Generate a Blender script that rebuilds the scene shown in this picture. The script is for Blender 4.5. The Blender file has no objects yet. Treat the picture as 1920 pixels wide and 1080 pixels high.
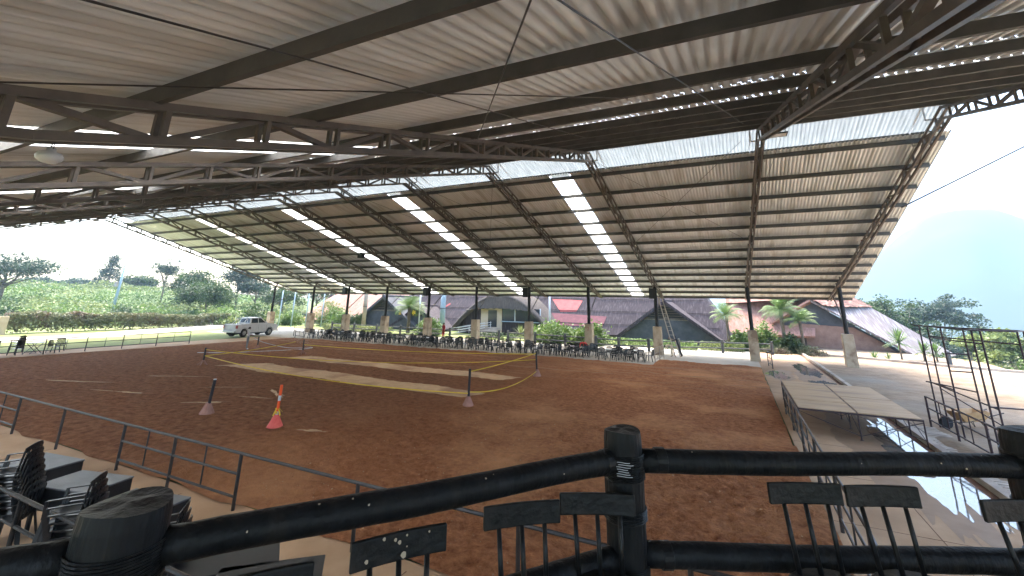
import bpy, math, random
import numpy as np
from mathutils import Vector, Matrix
random.seed(7); rng = np.random.default_rng(11)
S = bpy.context.scene
C = S.collection
PI = math.pi
# ------------------------------------------------------------------ camera
def cam_axes(yaw, pitch, roll):
    f = Vector((math.sin(yaw)*math.cos(pitch), math.cos(yaw)*math.cos(pitch), math.sin(pitch)))
    r = f.cross(Vector((0,0,1))).normalized(); u = r.cross(f)
    c, s = math.cos(roll), math.sin(roll)
    return c*r+s*u, -s*r+c*u, f
cd = bpy.data.cameras.new('camera'); cam = bpy.data.objects.new('camera', cd); C.objects.link(cam)
cd.sensor_width = 36; cd.sensor_fit = 'HORIZONTAL'; cd.lens = 15.548; cd.shift_y = -0.10374
cd.clip_start = 0.05; cd.clip_end = 9000
_r, _u, _f = cam_axes(-.457, .2658, .0190)
cam.matrix_world = Matrix(((_r.x,_u.x,-_f.x,0),(_r.y,_u.y,-_f.y,0),(_r.z,_u.z,-_f.z,4.05),(0,0,0,1)))
S.camera = cam
# ------------------------------------------------------------------ light
SUN_EL, SUN_AZ = math.radians(58), math.radians(-35)      # azimuth measured from +Y towards +X
W = bpy.data.worlds.new('World'); S.world = W; W.use_nodes = True
wn = W.node_tree.nodes; wl = W.node_tree.links
sky = wn.new('ShaderNodeTexSky'); sky.sky_type = 'NISHITA'; sky.sun_disc = False
sky.sun_elevation = SUN_EL; sky.sun_rotation = SUN_AZ
sky.air_density = 1.0; sky.dust_density = 4.0; sky.ozone_density = 1.0
wl.new(sky.outputs[0], wn['Background'].inputs[0]); wn['Background'].inputs[1].default_value = 0.15
sd = bpy.data.lights.new('sun', 'SUN'); sd.energy = 1.6; sd.angle = math.radians(40); sd.color = (1,.95,.87)
so = bpy.data.objects.new('sun', sd); C.objects.link(so); so.location = (0,0,60)
sv = Vector((math.sin(SUN_AZ)*math.cos(SUN_EL), math.cos(SUN_AZ)*math.cos(SUN_EL), math.sin(SUN_EL)))
so.rotation_euler = sv.to_track_quat('Z', 'Y').to_euler()
S.view_settings.view_transform = 'Standard'; S.view_settings.look = 'None'
S.view_settings.exposure = 3.4; S.view_settings.gamma = 1
S.render.engine = 'CYCLES'
S.cycles.max_bounces = 8; S.cycles.diffuse_bounces = 5; S.cycles.volume_bounces = 1
S.cycles.use_denoising = True; S.cycles.sample_clamp_indirect = 8
# ------------------------------------------------------------------ materials
def mat(name, c1, c2=None, scale=3.0, rough=.8, bump=0., bscale=None, metal=0., stretch=(1,1,1), spec=.3, detail=6, c3=None, s3=.4, trans=0.):
    m = bpy.data.materials.new(name); m.use_nodes = True
    nt = m.node_tree; n = nt.nodes; l = nt.links
    b = n['Principled BSDF']; b.inputs['Roughness'].default_value = rough
    b.inputs['Metallic'].default_value = metal; b.inputs['Specular IOR Level'].default_value = spec
    tc = n.new('ShaderNodeTexCoord'); mp = n.new('ShaderNodeMapping'); mp.inputs['Scale'].default_value = stretch
    l.new(tc.outputs['Object'], mp.inputs[0])
    col = None
    if c2 is not None:
        t = n.new('ShaderNodeTexNoise'); t.inputs['Scale'].default_value = scale; t.inputs['Detail'].default_value = detail; t.inputs['Roughness'].default_value = .62
        l.new(mp.outputs[0], t.inputs['Vector'])
        r = n.new('ShaderNodeValToRGB'); r.color_ramp.elements[0].position = .33; r.color_ramp.elements[1].position = .68
        r.color_ramp.elements[0].color = (*c1,1); r.color_ramp.elements[1].color = (*c2,1)
        l.new(t.outputs['Fac'], r.inputs[0]); col = r.outputs[0]
        if c3 is not None:
            t2 = n.new('ShaderNodeTexNoise'); t2.inputs['Scale'].default_value = s3; t2.inputs['Detail'].default_value = 4
            l.new(mp.outputs[0], t2.inputs['Vector'])
            r2 = n.new('ShaderNodeValToRGB'); r2.color_ramp.elements[0].position = .5; r2.color_ramp.elements[1].position = .64
            l.new(t2.outputs['Fac'], r2.inputs[0])
            mx = n.new('ShaderNodeMix'); mx.data_type = 'RGBA'; l.new(r2.outputs[0], mx.inputs['Factor'])
            l.new(col, mx.inputs['A']); mx.inputs['B'].default_value = (*c3,1); col = mx.outputs['Result']
        l.new(col, b.inputs['Base Color'])
    else:
        b.inputs['Base Color'].default_value = (*c1,1)
    if bump:
        t = n.new('ShaderNodeTexNoise'); t.inputs['Scale'].default_value = bscale or scale*4; t.inputs['Detail'].default_value = 6
        l.new(mp.outputs[0], t.inputs['Vector'])
        bp = n.new('ShaderNodeBump'); bp.inputs['Strength'].default_value = bump; bp.inputs['Distance'].default_value = .05
        l.new(t.outputs['Fac'], bp.inputs['Height']); l.new(bp.outputs[0], b.inputs['Normal'])
    if trans:
        tr = n.new('ShaderNodeBsdfTranslucent'); mix = n.new('ShaderNodeMixShader'); mix.inputs[0].default_value = trans
        if col: l.new(col, tr.inputs[0])
        else: tr.inputs[0].default_value = (*c1,1)
        l.new(b.outputs[0], mix.inputs[1]); l.new(tr.outputs[0], mix.inputs[2])
        l.new(mix.outputs[0], n['Material Output'].inputs['Surface'])
    return m
M_ = {}
M_['sheet'] = mat('galvanised_sheet', (.75,.78,.78), (.84,.87,.87), 1.2, .4, 0, stretch=(3,.25,1), c3=(.60,.61,.58), s3=.9, spec=.5, metal=.12)
M_['clear'] = mat('clear_sheet', (.13,.148,.15), (.19,.21,.213), 2, .6, 0, stretch=(4,.4,1), trans=.5, spec=.1)
M_['clear_old'] = mat('stained_clear_sheet', (.92,.9,.8), (.95,.94,.88), 2, .4, 0, stretch=(4,.4,1), trans=.8)
M_['steel'] = mat('painted_steel', (.062,.06,.056), (.095,.09,.083), 3, .5, .05, spec=.4)
M_['steel_truss'] = mat('truss_steel', (.085,.07,.06), (.145,.118,.098), 2.2, .5, .05, spec=.4)
M_['blackpaint'] = mat('black_paint', (.0035,.0038,.004), (.009,.009,.0095), 4, .42, .15, 30, spec=.3, c3=(.02,.018,.016), s3=9)
M_['postblack'] = mat('black_log_paint', (.0035,.004,.0045), (.010,.0105,.012), 3, .5, .22, 12, stretch=(3,3,.8), spec=.22, c3=(.012,.011,.010), s3=3.5)
M_['concrete'] = mat('concrete', (.36,.30,.24), (.48,.42,.35), 1.3, .85, .15, 14, c3=(.28,.23,.19), s3=.7)
M_['pedestal'] = mat('tan_concrete', (.40,.315,.215), (.50,.41,.30), 2.0, .9, .2, 14, c3=(.27,.19,.125), s3=1.4)
M_['path'] = mat('concrete_path', (.38,.24,.135), (.49,.335,.205), .8, .85, .12, 20, c3=(.29,.175,.095), s3=.22)
M_['pathfar'] = mat('pale_path', (.42,.38,.31), (.52,.47,.40), .6, .9, .1, 12)
M_['dirtpipe'] = mat('pipe_rail_paint', (.018,.015,.015), (.045,.036,.032), 5, .45, spec=.5)
M_['purplepipe'] = mat('maroon_pipe_paint', (.028,.014,.018), (.055,.03,.034), 5, .5, spec=.4)
M_['ply'] = mat('stage_plywood', (.42,.285,.16), (.53,.38,.235), 2, .7, .05, stretch=(.6,3,1), c3=(.35,.24,.16), s3=.5)
M_['sand'] = mat('pale_sand', (.52,.33,.18), (.64,.43,.25), 2.5, .95, .3, 9, c3=(.38,.21,.115), s3=.5)
M_['yard'] = mat('dry_yard', (.19,.13,.078), (.31,.225,.145), .9, .95, .8, 5, c3=(.25,.21,.16), s3=.16)
M_['white'] = mat('white_paint', (.55,.56,.58), (.62,.62,.63), 3, .35, spec=.5)
M_['glass'] = mat('dark_glass', (.02,.025,.03), None, rough=.08, spec=.6)
M_['rubber'] = mat('rubber', (.02,.02,.02), None, rough=.8)
M_['chrome'] = mat('wheel_metal', (.45,.46,.47), None, rough=.3, metal=.8)
M_['red'] = mat('red_cloth', (.62,.05,.05), (.7,.09,.07), 8, .8)
M_['skin'] = mat('skin', (.25,.13,.08), None, rough=.6)
M_['hair'] = mat('dark_hair', (.012,.01,.01), None, rough=.7)
M_['plastic'] = mat('black_plastic', (.004,.0045,.0055), (.010,.011,.013), 6, .35, spec=.4)
M_['tabletop'] = mat('pale_tabletop', (.55,.56,.57), (.68,.68,.68), 3, .35)
M_['slate'] = mat('roof_shingle', (.02,.014,.017), (.040,.028,.033), 1.6, .85, .3, 9, stretch=(5,1.2,1), c3=(.06,.045,.05), s3=1.2)
M_['slate_dk'] = mat('dark_wall', (.04,.042,.047), (.075,.076,.082), 1.5, .9, .2, 6)
M_['thatch_pink'] = mat('weathered_thatch', (.20,.10,.07), (.32,.18,.135), 2.2, .95, .6, 8, stretch=(4,1,1), c3=(.33,.18,.14), s3=.6)
M_['thatch_grey'] = mat('grey_thatch', (.05,.04,.035), (.10,.083,.07), 2.4, .95, .6, 8, stretch=(4,1,1))
M_['thatch_pale'] = mat('pale_roof_sheet', (.11,.085,.08), (.18,.15,.145), 1.4, .8, .3, 5, stretch=(7,.3,1), c3=(.27,.25,.26), s3=.8)
M_['cream'] = mat('cream_plaster', (.45,.36,.25), (.52,.43,.32), 2, .8)
M_['bluepost'] = mat('pale_blue_paint', (.28,.37,.44), (.36,.44,.50), 1.5, .5)
M_['redroof'] = mat('faded_red_sheet', (.30,.05,.05), (.38,.09,.08), 2, .7)
M_['maroonroof'] = mat('maroon_sheet', (.11,.032,.04), (.16,.055,.062), 2, .8)
M_['bark'] = mat('bark', (.11,.085,.06), (.2,.16,.12), 5, .9, .4, 12)
M_['yellow'] = mat('yellow_tape', (.75,.55,.05), None, rough=.45, trans=.2)
M_['water'] = mat('puddle_water', (.16,.14,.12), None, rough=.03, bump=.02, bscale=3, spec=1.0)
M_['soil'] = mat('dark_soil', (.10,.05,.03), (.17,.09,.055), 3, .95, .4, 10)
def leafmat(name, a, b, c, sc=.9, tr=.3):
    return mat(name, a, b, sc, .55, 0, c3=c, s3=sc*.35, trans=tr, spec=.35)
M_['leaf'] = leafmat('leaf_green', (.03,.06,.018), (.07,.115,.032), (.02,.042,.016))
M_['leaf_dk'] = leafmat('leaf_dark', (.035,.06,.04), (.065,.10,.058), (.026,.046,.034))
M_['leaf_lt'] = leafmat('leaf_bright', (.085,.15,.03), (.15,.23,.05), (.05,.10,.025))
M_['leaf_yl'] = leafmat('leaf_yellowgreen', (.13,.175,.05), (.22,.255,.08), (.075,.12,.035))
M_['leaf_dry'] = leafmat('leaf_olive', (.11,.13,.06), (.17,.175,.08), (.12,.085,.05), 1.6)
M_['palm'] = leafmat('palm_green', (.07,.13,.035), (.15,.23,.07), (.2,.22,.08))
M_['lawn'] = mat('lawn', (.13,.165,.045), (.18,.215,.06), 1.2, .95, .3, 14, c3=(.20,.205,.075), s3=.25)
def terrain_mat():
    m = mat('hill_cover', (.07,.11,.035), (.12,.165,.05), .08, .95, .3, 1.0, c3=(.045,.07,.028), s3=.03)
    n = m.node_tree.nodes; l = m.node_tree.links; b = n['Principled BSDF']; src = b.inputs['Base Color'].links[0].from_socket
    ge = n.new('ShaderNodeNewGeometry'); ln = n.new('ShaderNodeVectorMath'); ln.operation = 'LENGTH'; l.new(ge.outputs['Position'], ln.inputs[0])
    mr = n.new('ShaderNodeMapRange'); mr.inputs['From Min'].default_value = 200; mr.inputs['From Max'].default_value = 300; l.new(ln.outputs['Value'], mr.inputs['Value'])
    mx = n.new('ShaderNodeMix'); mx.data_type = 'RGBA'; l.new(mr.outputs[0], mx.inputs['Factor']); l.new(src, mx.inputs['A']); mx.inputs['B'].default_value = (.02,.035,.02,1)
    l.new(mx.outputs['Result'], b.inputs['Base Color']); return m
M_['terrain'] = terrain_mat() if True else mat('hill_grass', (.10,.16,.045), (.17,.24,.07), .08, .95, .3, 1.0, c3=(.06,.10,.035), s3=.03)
# the dirt of the arena: damp red earth, worn tracks
def dirt_mat():
    m = bpy.data.materials.new('arena_dirt'); m.use_nodes = True
    nt = m.node_tree; n = nt.nodes; l = nt.links; b = n['Principled BSDF']
    b.inputs['Roughness'].default_value = .95; b.inputs['Specular IOR Level'].default_value = .12
    tc = n.new('ShaderNodeTexCoord')
    def noise(sc, st=(1,1,1), det=6, rg=.6):
        mp = n.new('ShaderNodeMapping'); mp.inputs['Scale'].default_value = st; l.new(tc.outputs['Object'], mp.inputs[0])
        t = n.new('ShaderNodeTexNoise'); t.inputs['Scale'].default_value = sc; t.inputs['Detail'].default_value = det; t.inputs['Roughness'].default_value = rg
        l.new(mp.outputs[0], t.inputs['Vector']); return t.outputs['Fac']
    def ramp(x, p0, p1, c0, c1):
        r = n.new('ShaderNodeValToRGB'); e = r.color_ramp.elements; e[0].position = p0; e[1].position = p1; e[0].color = (*c0,1); e[1].color = (*c1,1)
        l.new(x, r.inputs[0]); return r.outputs[0]
    def mix(f, a, bb):
        mx = n.new('ShaderNodeMix'); mx.data_type = 'RGBA'; l.new(f, mx.inputs['Factor']); l.new(a, mx.inputs['A'])
        if isinstance(bb, tuple): mx.inputs['B'].default_value = (*bb,1)
        else: l.new(bb, mx.inputs['B'])
        return mx.outputs['Result']
    base = ramp(noise(5.5, det=8, rg=.72), .35, .68, (.27,.092,.036), (.62,.27,.115))
    dry = mix(ramp(noise(.22, det=4), .48, .66, (0,0,0), (.75,.75,.75)), base, (.78,.40,.19))
    # damp ground towards the far left
    sx = n.new('ShaderNodeSeparateXYZ'); l.new(tc.outputs['Object'], sx.inputs[0])
    mr = n.new('ShaderNodeMapRange'); mr.inputs['From Min'].default_value = -4; mr.inputs['From Max'].default_value = -17; mr.interpolation_type = 'SMOOTHSTEP'
    ad = n.new('ShaderNodeMath'); ad.operation = 'MULTIPLY_ADD'; l.new(noise(.35, det=3), ad.inputs[0]); ad.inputs[1].default_value = 7; l.new(sx.outputs[0], ad.inputs[2])
    ad2 = n.new('ShaderNodeMath'); ad2.operation = 'SUBTRACT'; l.new(ad.outputs[0], ad2.inputs[0]); ad2.inputs[1].default_value = 3.5
    l.new(ad2.outputs[0], mr.inputs['Value'])
    damp = ramp(noise(4, det=8, rg=.7), .34, .7, (.18,.066,.026), (.43,.19,.085))
    c = mix(mr.outputs[0], dry, damp)
    trk = n.new('ShaderNodeMath'); trk.operation = 'MULTIPLY'
    mr2 = n.new('ShaderNodeMapRange'); mr2.inputs['From Min'].default_value = 24; mr2.inputs['From Max'].default_value = 27.5; l.new(sx.outputs[1], mr2.inputs['Value'])
    l.new(ramp(noise(1.1, (.06,1.5,1), 3), .52, .64, (0,0,0), (.8,.8,.8)), trk.inputs[0]); l.new(mr2.outputs[0], trk.inputs[1])
    c = mix(trk.outputs[0], c, (.46,.25,.14))
    c = mix(ramp(noise(26, det=2), .71, .75, (0,0,0), (.6,.6,.6)), c, (.5,.36,.24))
    l.new(c, b.inputs['Base Color'])
    h = n.new('ShaderNodeMath'); h.operation = 'ADD'; l.new(noise(7, det=8, rg=.65), h.inputs[0]); l.new(noise(24, det=4), h.inputs[1])
    bp = n.new('ShaderNodeBump'); bp.inputs['Strength'].default_value = 1.0; bp.inputs['Distance'].default_value = .16
    l.new(h.outputs[0], bp.inputs['Height']); l.new(bp.outputs[0], b.inputs['Normal'])
    return m
M_['dirt'] = dirt_mat()
# ------------------------------------------------------------------ mesh helpers
def tagp(o, label=None, cat=None, group=None, kind=None):
    if label: o['label'] = label
    if cat: o['category'] = cat
    if group: o['group'] = group
    if kind: o['kind'] = kind
    return o
def empty(name, loc=(0,0,0), rz=0, label=None, cat=None, group=None):
    o = bpy.data.objects.new(name, None); C.objects.link(o); o.location = loc; o.rotation_euler.z = rz
    o.empty_display_size = .2
    return tagp(o, label, cat, group)
class MB:
    def __init__(s): s.v = []; s.f = []; s.m = []; s.cm = 0
    def add(s, vs, fs):
        k = len(s.v); s.v += [tuple(v) for v in vs]; s.f += [tuple(i+k for i in f) for f in fs]; s.m += [s.cm]*len(fs); return s
    def box(s, x0, x1, y0, y1, z0, z1):
        return s.add([(x0,y0,z0),(x1,y0,z0),(x1,y1,z0),(x0,y1,z0),(x0,y0,z1),(x1,y0,z1),(x1,y1,z1),(x0,y1,z1)],
                     [(0,3,2,1),(4,5,6,7),(0,1,5,4),(1,2,6,5),(2,3,7,6),(3,0,4,7)])
    def beam(s, p, q, w, h, up=(0,0,1)):
        p = Vector(p); q = Vector(q); d = (q-p).normalized(); up = Vector(up)
        if abs(d.dot(up)) > .98: up = Vector((1,0,0))
        a = d.cross(up).normalized()*w/2; b = a.cross(d).normalized()*h/2
        vs = [p-a-b,p+a-b,p+a+b,p-a+b,q-a-b,q+a-b,q+a+b,q-a+b]
        return s.add(vs, [(3,2,1,0),(4,5,6,7),(0,1,5,4),(1,2,6,5),(2,3,7,6),(3,0,4,7)])
    def tube(s, pts, r, n=8, cap=True):
        pts = [Vector(p) for p in pts]; rs = r if isinstance(r, (list,tuple)) else [r]*len(pts)
        vs = []; ref = None
        for i, p in enumerate(pts):
            d = (pts[min(i+1,len(pts)-1)]-pts[max(i-1,0)]).normalized()
            if ref is None: ref = d.cross(Vector((0,0,1)) if abs(d.z) < .9 else Vector((1,0,0))).normalized()
            a = (ref - d*ref.dot(d)).normalized(); b = d.cross(a); ref = a
            for k in range(n):
                t = 2*PI*k/n; vs.append(p + (a*math.cos(t)+b*math.sin(t))*rs[i])
        fs = [(i*n+k, i*n+(k+1)%n, (i+1)*n+(k+1)%n, (i+1)*n+k) for i in range(len(pts)-1) for k in range(n)]
        if cap: fs += [tuple(range(n))[::-1], tuple(range((len(pts)-1)*n, len(pts)*n))]
        return s.add(vs, fs)
    def prism(s, poly, d0, d1, axis='z'):
        n = len(poly)
        def P(a, b, d): return (a,b,d) if axis == 'z' else ((a,d,b) if axis == 'y' else (d,a,b))
        vs = [P(a,b,d0) for a,b in poly]+[P(a,b,d1) for a,b in poly]
        return s.add(vs, [tuple(range(n))[::-1], tuple(range(n,2*n))]+[(i,(i+1)%n,n+(i+1)%n,n+i) for i in range(n)])
    def lathe(s, prof, n=16, c=(0,0,0)):
        vs = [(c[0]+r*math.cos(2*PI*k/n), c[1]+r*math.sin(2*PI*k/n), c[2]+z) for r,z in prof for k in range(n)]
        fs = [(i*n+k, i*n+(k+1)%n, (i+1)*n+(k+1)%n, (i+1)*n+k) for i in range(len(prof)-1) for k in range(n)]
        fs += [tuple(range(n))[::-1], tuple(range((len(prof)-1)*n, len(prof)*n))]
        return s.add(vs, fs)
    def build(s, name, m, parent=None, smooth=False, bevel=0):
        me = bpy.data.meshes.new(name); me.from_pydata(s.v, [], s.f)
        for x in (m if isinstance(m, (list,tuple)) else [m]): me.materials.append(M_[x] if isinstance(x, str) else x)
        if any(s.m): me.polygons.foreach_set('material_index', s.m)
        if smooth: me.polygons.foreach_set('use_smooth', [True]*len(me.polygons))
        me.update()
        o = bpy.data.objects.new(name, me); C.objects.link(o)
        if parent: o.parent = parent
        if bevel:
            b = o.modifiers.new('bevel', 'BEVEL'); b.width = bevel; b.segments = 2; b.limit_method = 'ANGLE'
        return o
def npmesh(name, v, f, m, parent=None, smooth=False):
    v = np.asarray(v, np.float32); f = np.asarray(f, np.int32)
    me = bpy.data.meshes.new(name); me.vertices.add(len(v)); me.vertices.foreach_set('co', v.ravel())
    k = f.shape[1]; me.loops.add(f.size); me.loops.foreach_set('vertex_index', f.ravel())
    me.polygons.add(len(f)); me.polygons.foreach_set('loop_start', np.arange(0, f.size, k, dtype=np.int32))
    if smooth: me.polygons.foreach_set('use_smooth', np.ones(len(f), bool))
    me.materials.append(M_[m]); me.update(calc_edges=True); me.validate()
    o = bpy.data.objects.new(name, me); C.objects.link(o)
    if parent: o.parent = parent
    return o
def copy_tree(o, parent=None):
    c = o.copy(); C.objects.link(c)
    if parent: c.parent = parent
    for ch in list(o.children): copy_tree(ch, c)
    return c
_lat = rng.random((256,256))
def vnoise(x, y, s=1., ox=0):
    x = np.asarray(x)*s+ox+1000; y = np.asarray(y)*s+ox*.7+1000
    xi = np.floor(x).astype(int); yi = np.floor(y).astype(int); fx = x-xi; fy = y-yi
    fx = fx*fx*(3-2*fx); fy = fy*fy*(3-2*fy)
    g = lambda a, b: _lat[a % 256, b % 256]
    return (g(xi,yi)*(1-fx)+g(xi+1,yi)*fx)*(1-fy)+(g(xi,yi+1)*(1-fx)+g(xi+1,yi+1)*fx)*fy
def sstep(a, b, x):
    t = np.clip((x-a)/(b-a), 0, 1); return t*t*(3-2*t)
def grid_mesh(name, X, Y, Z, m, mask=None):
    ny, nx = X.shape
    v = np.stack([X, Y, Z], -1).reshape(-1,3)
    i = np.arange((ny-1)*(nx-1)); r = i//(nx-1); c = i % (nx-1); a = r*nx+c
    f = np.stack([a, a+1, a+nx+1, a+nx], -1)
    if mask is not None: f = f[mask[:-1,:-1].ravel()]
    return npmesh(name, v, f, m, smooth=True)
# ------------------------------------------------------------------ the setting
def terrain_h(x, y):
    h = -.06+0*x
    hill = sstep(76, 150, -x)*(4.6+1.6*vnoise(x,y,.03))*sstep(-60, 10, y)
    hill = hill*(1-.75*sstep(95, 190, y))
    h = h+hill + sstep(150,420,-x)*6*vnoise(x,y,.01,3)
    drop = sstep(72, 130, y)*sstep(-60,-10,x)*16
    d2 = (x-17)*.45+(y-46)*.9
    drop2 = sstep(0, 26, d2)*sstep(15, 22, x+ (y-45)*.1)*13
    h = h-np.maximum(drop, drop2)-sstep(60,200,x)*14+0*x
    az = np.degrees(np.arctan2(x, y)); d = np.hypot(x, y)
    prof = .05+.125*np.exp(-((az-19.5)/7.5)**2)+.06*np.exp(-((az-36)/8)**2)
    prof = prof*sstep(3, 13, az)*sstep(75, 55, az)
    up = sstep(500, 1480, d)
    h = h+up*1480*prof*(1+.13*(vnoise(az,d/70.,.45)-.5)+.1*(vnoise(x,y,.012,5)-.5))
    return h
u = np.linspace(-1, 1, 260); sx_ = np.sinh(u*4)/np.sinh(4)
gx_ = np.where(sx_ < 0, sx_*330, sx_*1540)-40; gy_ = np.where(sx_ < 0, sx_*200, sx_*1880)+20
GX, GY = np.meshgrid(gx_, gy_)
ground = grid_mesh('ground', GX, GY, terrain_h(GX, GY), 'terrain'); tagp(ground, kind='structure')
def sheet(name, poly, z, m):
    b = MB(); b.add([(x,y,z) for x,y in poly], [tuple(range(len(poly)))]); o = b.build(name, m); tagp(o, kind='structure'); return o
# arena dirt
xs = np.arange(-42.5, 1.31, .13); ys = np.arange(6.9, 37.4, .13)
AX, AY = np.meshgrid(xs, ys)
SANDS = [[(-28.7,18.1),(-27.2,20.3),(-10.7,19.35),(-11.2,17.9)], [(-28.6,22.75),(-28.1,24.4),(-11.1,24.3),(-11.6,22.7)]]
flat = np.zeros_like(AX)
for yb in ((17.8,20.4),(22.5,24.5)):
    flat = np.maximum(flat, (AX>-29)*(AX<-10.5)*(AY>yb[0])*(AY<yb[1]))
AZ = .06*(vnoise(AX,AY,.5)-.5)+.05*(vnoise(AX,AY,2.1,9)-.5)+.045*(vnoise(AX,AY,5.5,4)-.5)
edge = sstep(0,.5,AX+42.5)*sstep(0,.4,1.3-AX)*sstep(0,.5,AY-6.9)
AZ = np.where(flat>0, .012, .03+AZ*edge)*np.clip(edge+.1,0,1)
AXj = AX+.12*(vnoise(AX,AY,1.3,2)-.5)*(1-edge); AYj = AY+.25*(vnoise(AX,AY,1.1,6)-.5)*(1-edge)
mask = ~((AY > 34.15) & (AX < -5.7)) & ~((AX > -13.11) & (AY < 17.03))
def edgef(x, y): return sstep(0,.5,x+42.5)*sstep(0,.4,1.3-x)*sstep(0,.5,y-6.9)
nx_ = np.arange(-13.23, 1.305, .05); ny_ = np.arange(6.9, 17.3, .05); NX, NY = np.meshgrid(nx_, ny_); e2 = edgef(NX, NY)
NZ = .06*(vnoise(NX,NY,.5)-.5)+.05*(vnoise(NX,NY,2.1,9)-.5)+.045*(vnoise(NX,NY,5.5,4)-.5)
fade = sstep(0,1.5,NX+13.2)*sstep(0,1.5,17.2-NY)
prints = np.clip(vnoise(NX,NY,6.5,21)-.62,0,1)*-.16+np.clip(vnoise(NX,NY,9,31)-.6,0,1)*.09
NZ = (.03+NZ*e2+fade*(prints+.022*(vnoise(NX,NY,14,8)-.5)))*np.clip(e2+.1,0,1)+.0015
NXj = NX+.12*(vnoise(NX,NY,1.3,2)-.5)*(1-e2); NYj = NY+.25*(vnoise(NX,NY,1.1,6)-.5)*(1-e2)
near_dirt = grid_mesh('dirt_floor', NXj, NYj, NZ, 'dirt'); tagp(near_dirt, kind='structure')
dirt = grid_mesh('dirt_floor', AXj, AYj, AZ, 'dirt', mask); tagp(dirt, kind='structure')
# concrete and sand round it
sheet('walkway', [(-46,-8),(1.05,-8),(1.05,6.95),(-42.45,6.95),(-42.45,34.2),(-46,34.2)], -.01, 'path')
sheet('side_walkway', [(1.22,-8),(4.74,-8),(4.74,49.5),(1.22,49.5)], -.006, 'path')
sheet('walkway_strip', [(1.05,-8),(1.22,-8),(1.22,6.95),(1.05,6.95)], -.008, 'path')
sheet('far_walkway', [(-57,34.1),(-5.5,34.1),(-5.5,37.3),(1.22,37.3),(1.22,49.5),(-22,45.6),(-57,45.6)], -.014, 'pathfar')
sheet('yard', [(5.1,-8),(60,-8),(60,20),(30,38),(17.3,44.7),(14.4,45.8),(9,48.9),(5.1,49.8)], -.02, 'yard')
sheet('lawn', [(-55,-20),(-46,-20),(-46,34.2),(-49.5,34.2),(-49.5,45),(-60,60),(-66,45),(-56.5,25)], -.03, 'lawn')
sheet('road', [(-60.5,-20),(-55,-20),(-56.5,25),(-66,45),(-80,62),(-84,58),(-70,40),(-61,22)], -.026, 'pathfar')
sheet('lawn_beyond', [(-75,-20),(-60.5,-20),(-61,22),(-70,40),(-84,58),(-90,50)], -.034, 'lawn')
sheet('lawn_behind', [(-60,45.6),(-22,45.6),(1.22,49.5),(5.1,49.8),(9,48.9),(14.4,45.8),(17.3,44.7)][:4]+[(2.5,60),(-60,75)], -.038, 'lawn')
sheet('dry_ground', [(5.1,50.0),(9,49.1),(14.4,46.0),(17.2,45.0),(18,52),(15.5,60),(2.6,60),(2.6,50.4)], -.036, 'yard')
b = MB()
for k in range(24):                                   # slab joints of the side walkway lie between separate slabs
    pass
for i, P in enumerate(SANDS):
    pts = []
    for j in range(4):
        a, c = P[j], P[(j+1) % 4]; nseg = max(3, int(math.dist(a, c)/.35))
        for k in range(nseg):
            t = k/nseg; pts.append((a[0]+(c[0]-a[0])*t+random.uniform(-.12,.12)+.12*math.sin(k*.23+j), a[1]+(c[1]-a[1])*t+random.uniform(-.12,.12)+.13*math.sin(k*.31+j*2)))
    s_ = sheet('sand_track', pts, .03, 'sand')
# puddles
def blob(name, cx, cy, rx, ry, z, m, n=40, rot=0, seed=1, rough=.3):
    r0 = random.Random(seed); ph = [r0.uniform(0,6.28) for _ in range(4)]
    pts = []
    n = 150
    for k in range(n):
        t = 2*PI*k/n; rr = 1+r0.uniform(-.04,.04)+.05*math.sin(17*t+ph[0])+.04*math.sin(29*t+ph[3])+rough*(.5*math.sin(2*t+ph[0])+.35*math.sin(3*t+ph[1])+.3*math.sin(5*t+ph[2])+.2*math.sin(9*t+ph[3]))
        x, y = rx*rr*math.cos(t), ry*rr*math.sin(t)
        pts.append((cx+x*math.cos(rot)-y*math.sin(rot), cy+x*math.sin(rot)+y*math.cos(rot)))
    return pts
def clampx(pts, x0, x1): return [(min(max(x,x0),x1), y) for x,y in pts]
for i,(cx,cy,rx,ry,sd_) in enumerate([(4.25,17.6,.62,5.2,3),(3.95,31,.55,2.0,8),(1.95,34.0,.62,1.6,5),(3.9,37.5,.6,3.4,9)]):
    sheet('puddle', clampx(blob('p', cx, cy, rx, ry, 0, None, seed=sd_), 1.3, 4.72), .002+.0005*i, 'water')
M_['wet'] = mat('wet_concrete', (.25,.155,.088), (.33,.215,.13), 2, .6, .05, spec=.3)
for i_, (a_, b_, c_, d_, e_) in enumerate([(3.9,33.5,.8,6.5,12),(3.7,18,1.1,6.2,4),(2.1,34,.9,2.4,6)]): sheet('damp_patch', clampx(blob('p', a_, b_, c_, d_, 0, None, seed=e_), 1.3, 4.73), -.002-.0007*i_, 'wet')
YX, YY = np.meshgrid(np.arange(5.16, 30, .16), np.arange(6, 46, .16)); ye = sstep(0,.5,YX-5.2)*sstep(0,3,30-YX)*sstep(0,2,44.0-YY-np.maximum(0,(YX-15))*.45)
YZ = -.035+ye*(.03+.10*(vnoise(YX,YY,.35,3)-.35)+.06*(vnoise(YX,YY,1.6,6)-.5)+.035*(vnoise(YX,YY,4.5,2)-.5)); tagp(grid_mesh('yard', YX, YY, YZ, 'yard'), kind='structure')
b = MB(); b.box(4.93, 5.14, -8, 49.6, -.05, .14); kerb = b.build('kerb', 'concrete', bevel=.015); tagp(kerb, kind='structure')
b = MB(); b.box(4.74, 4.925, -8, 49.5, -.2, -.004); g_ = b.build('gutter', 'soil'); tagp(g_, kind='structure')
b = MB()
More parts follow.
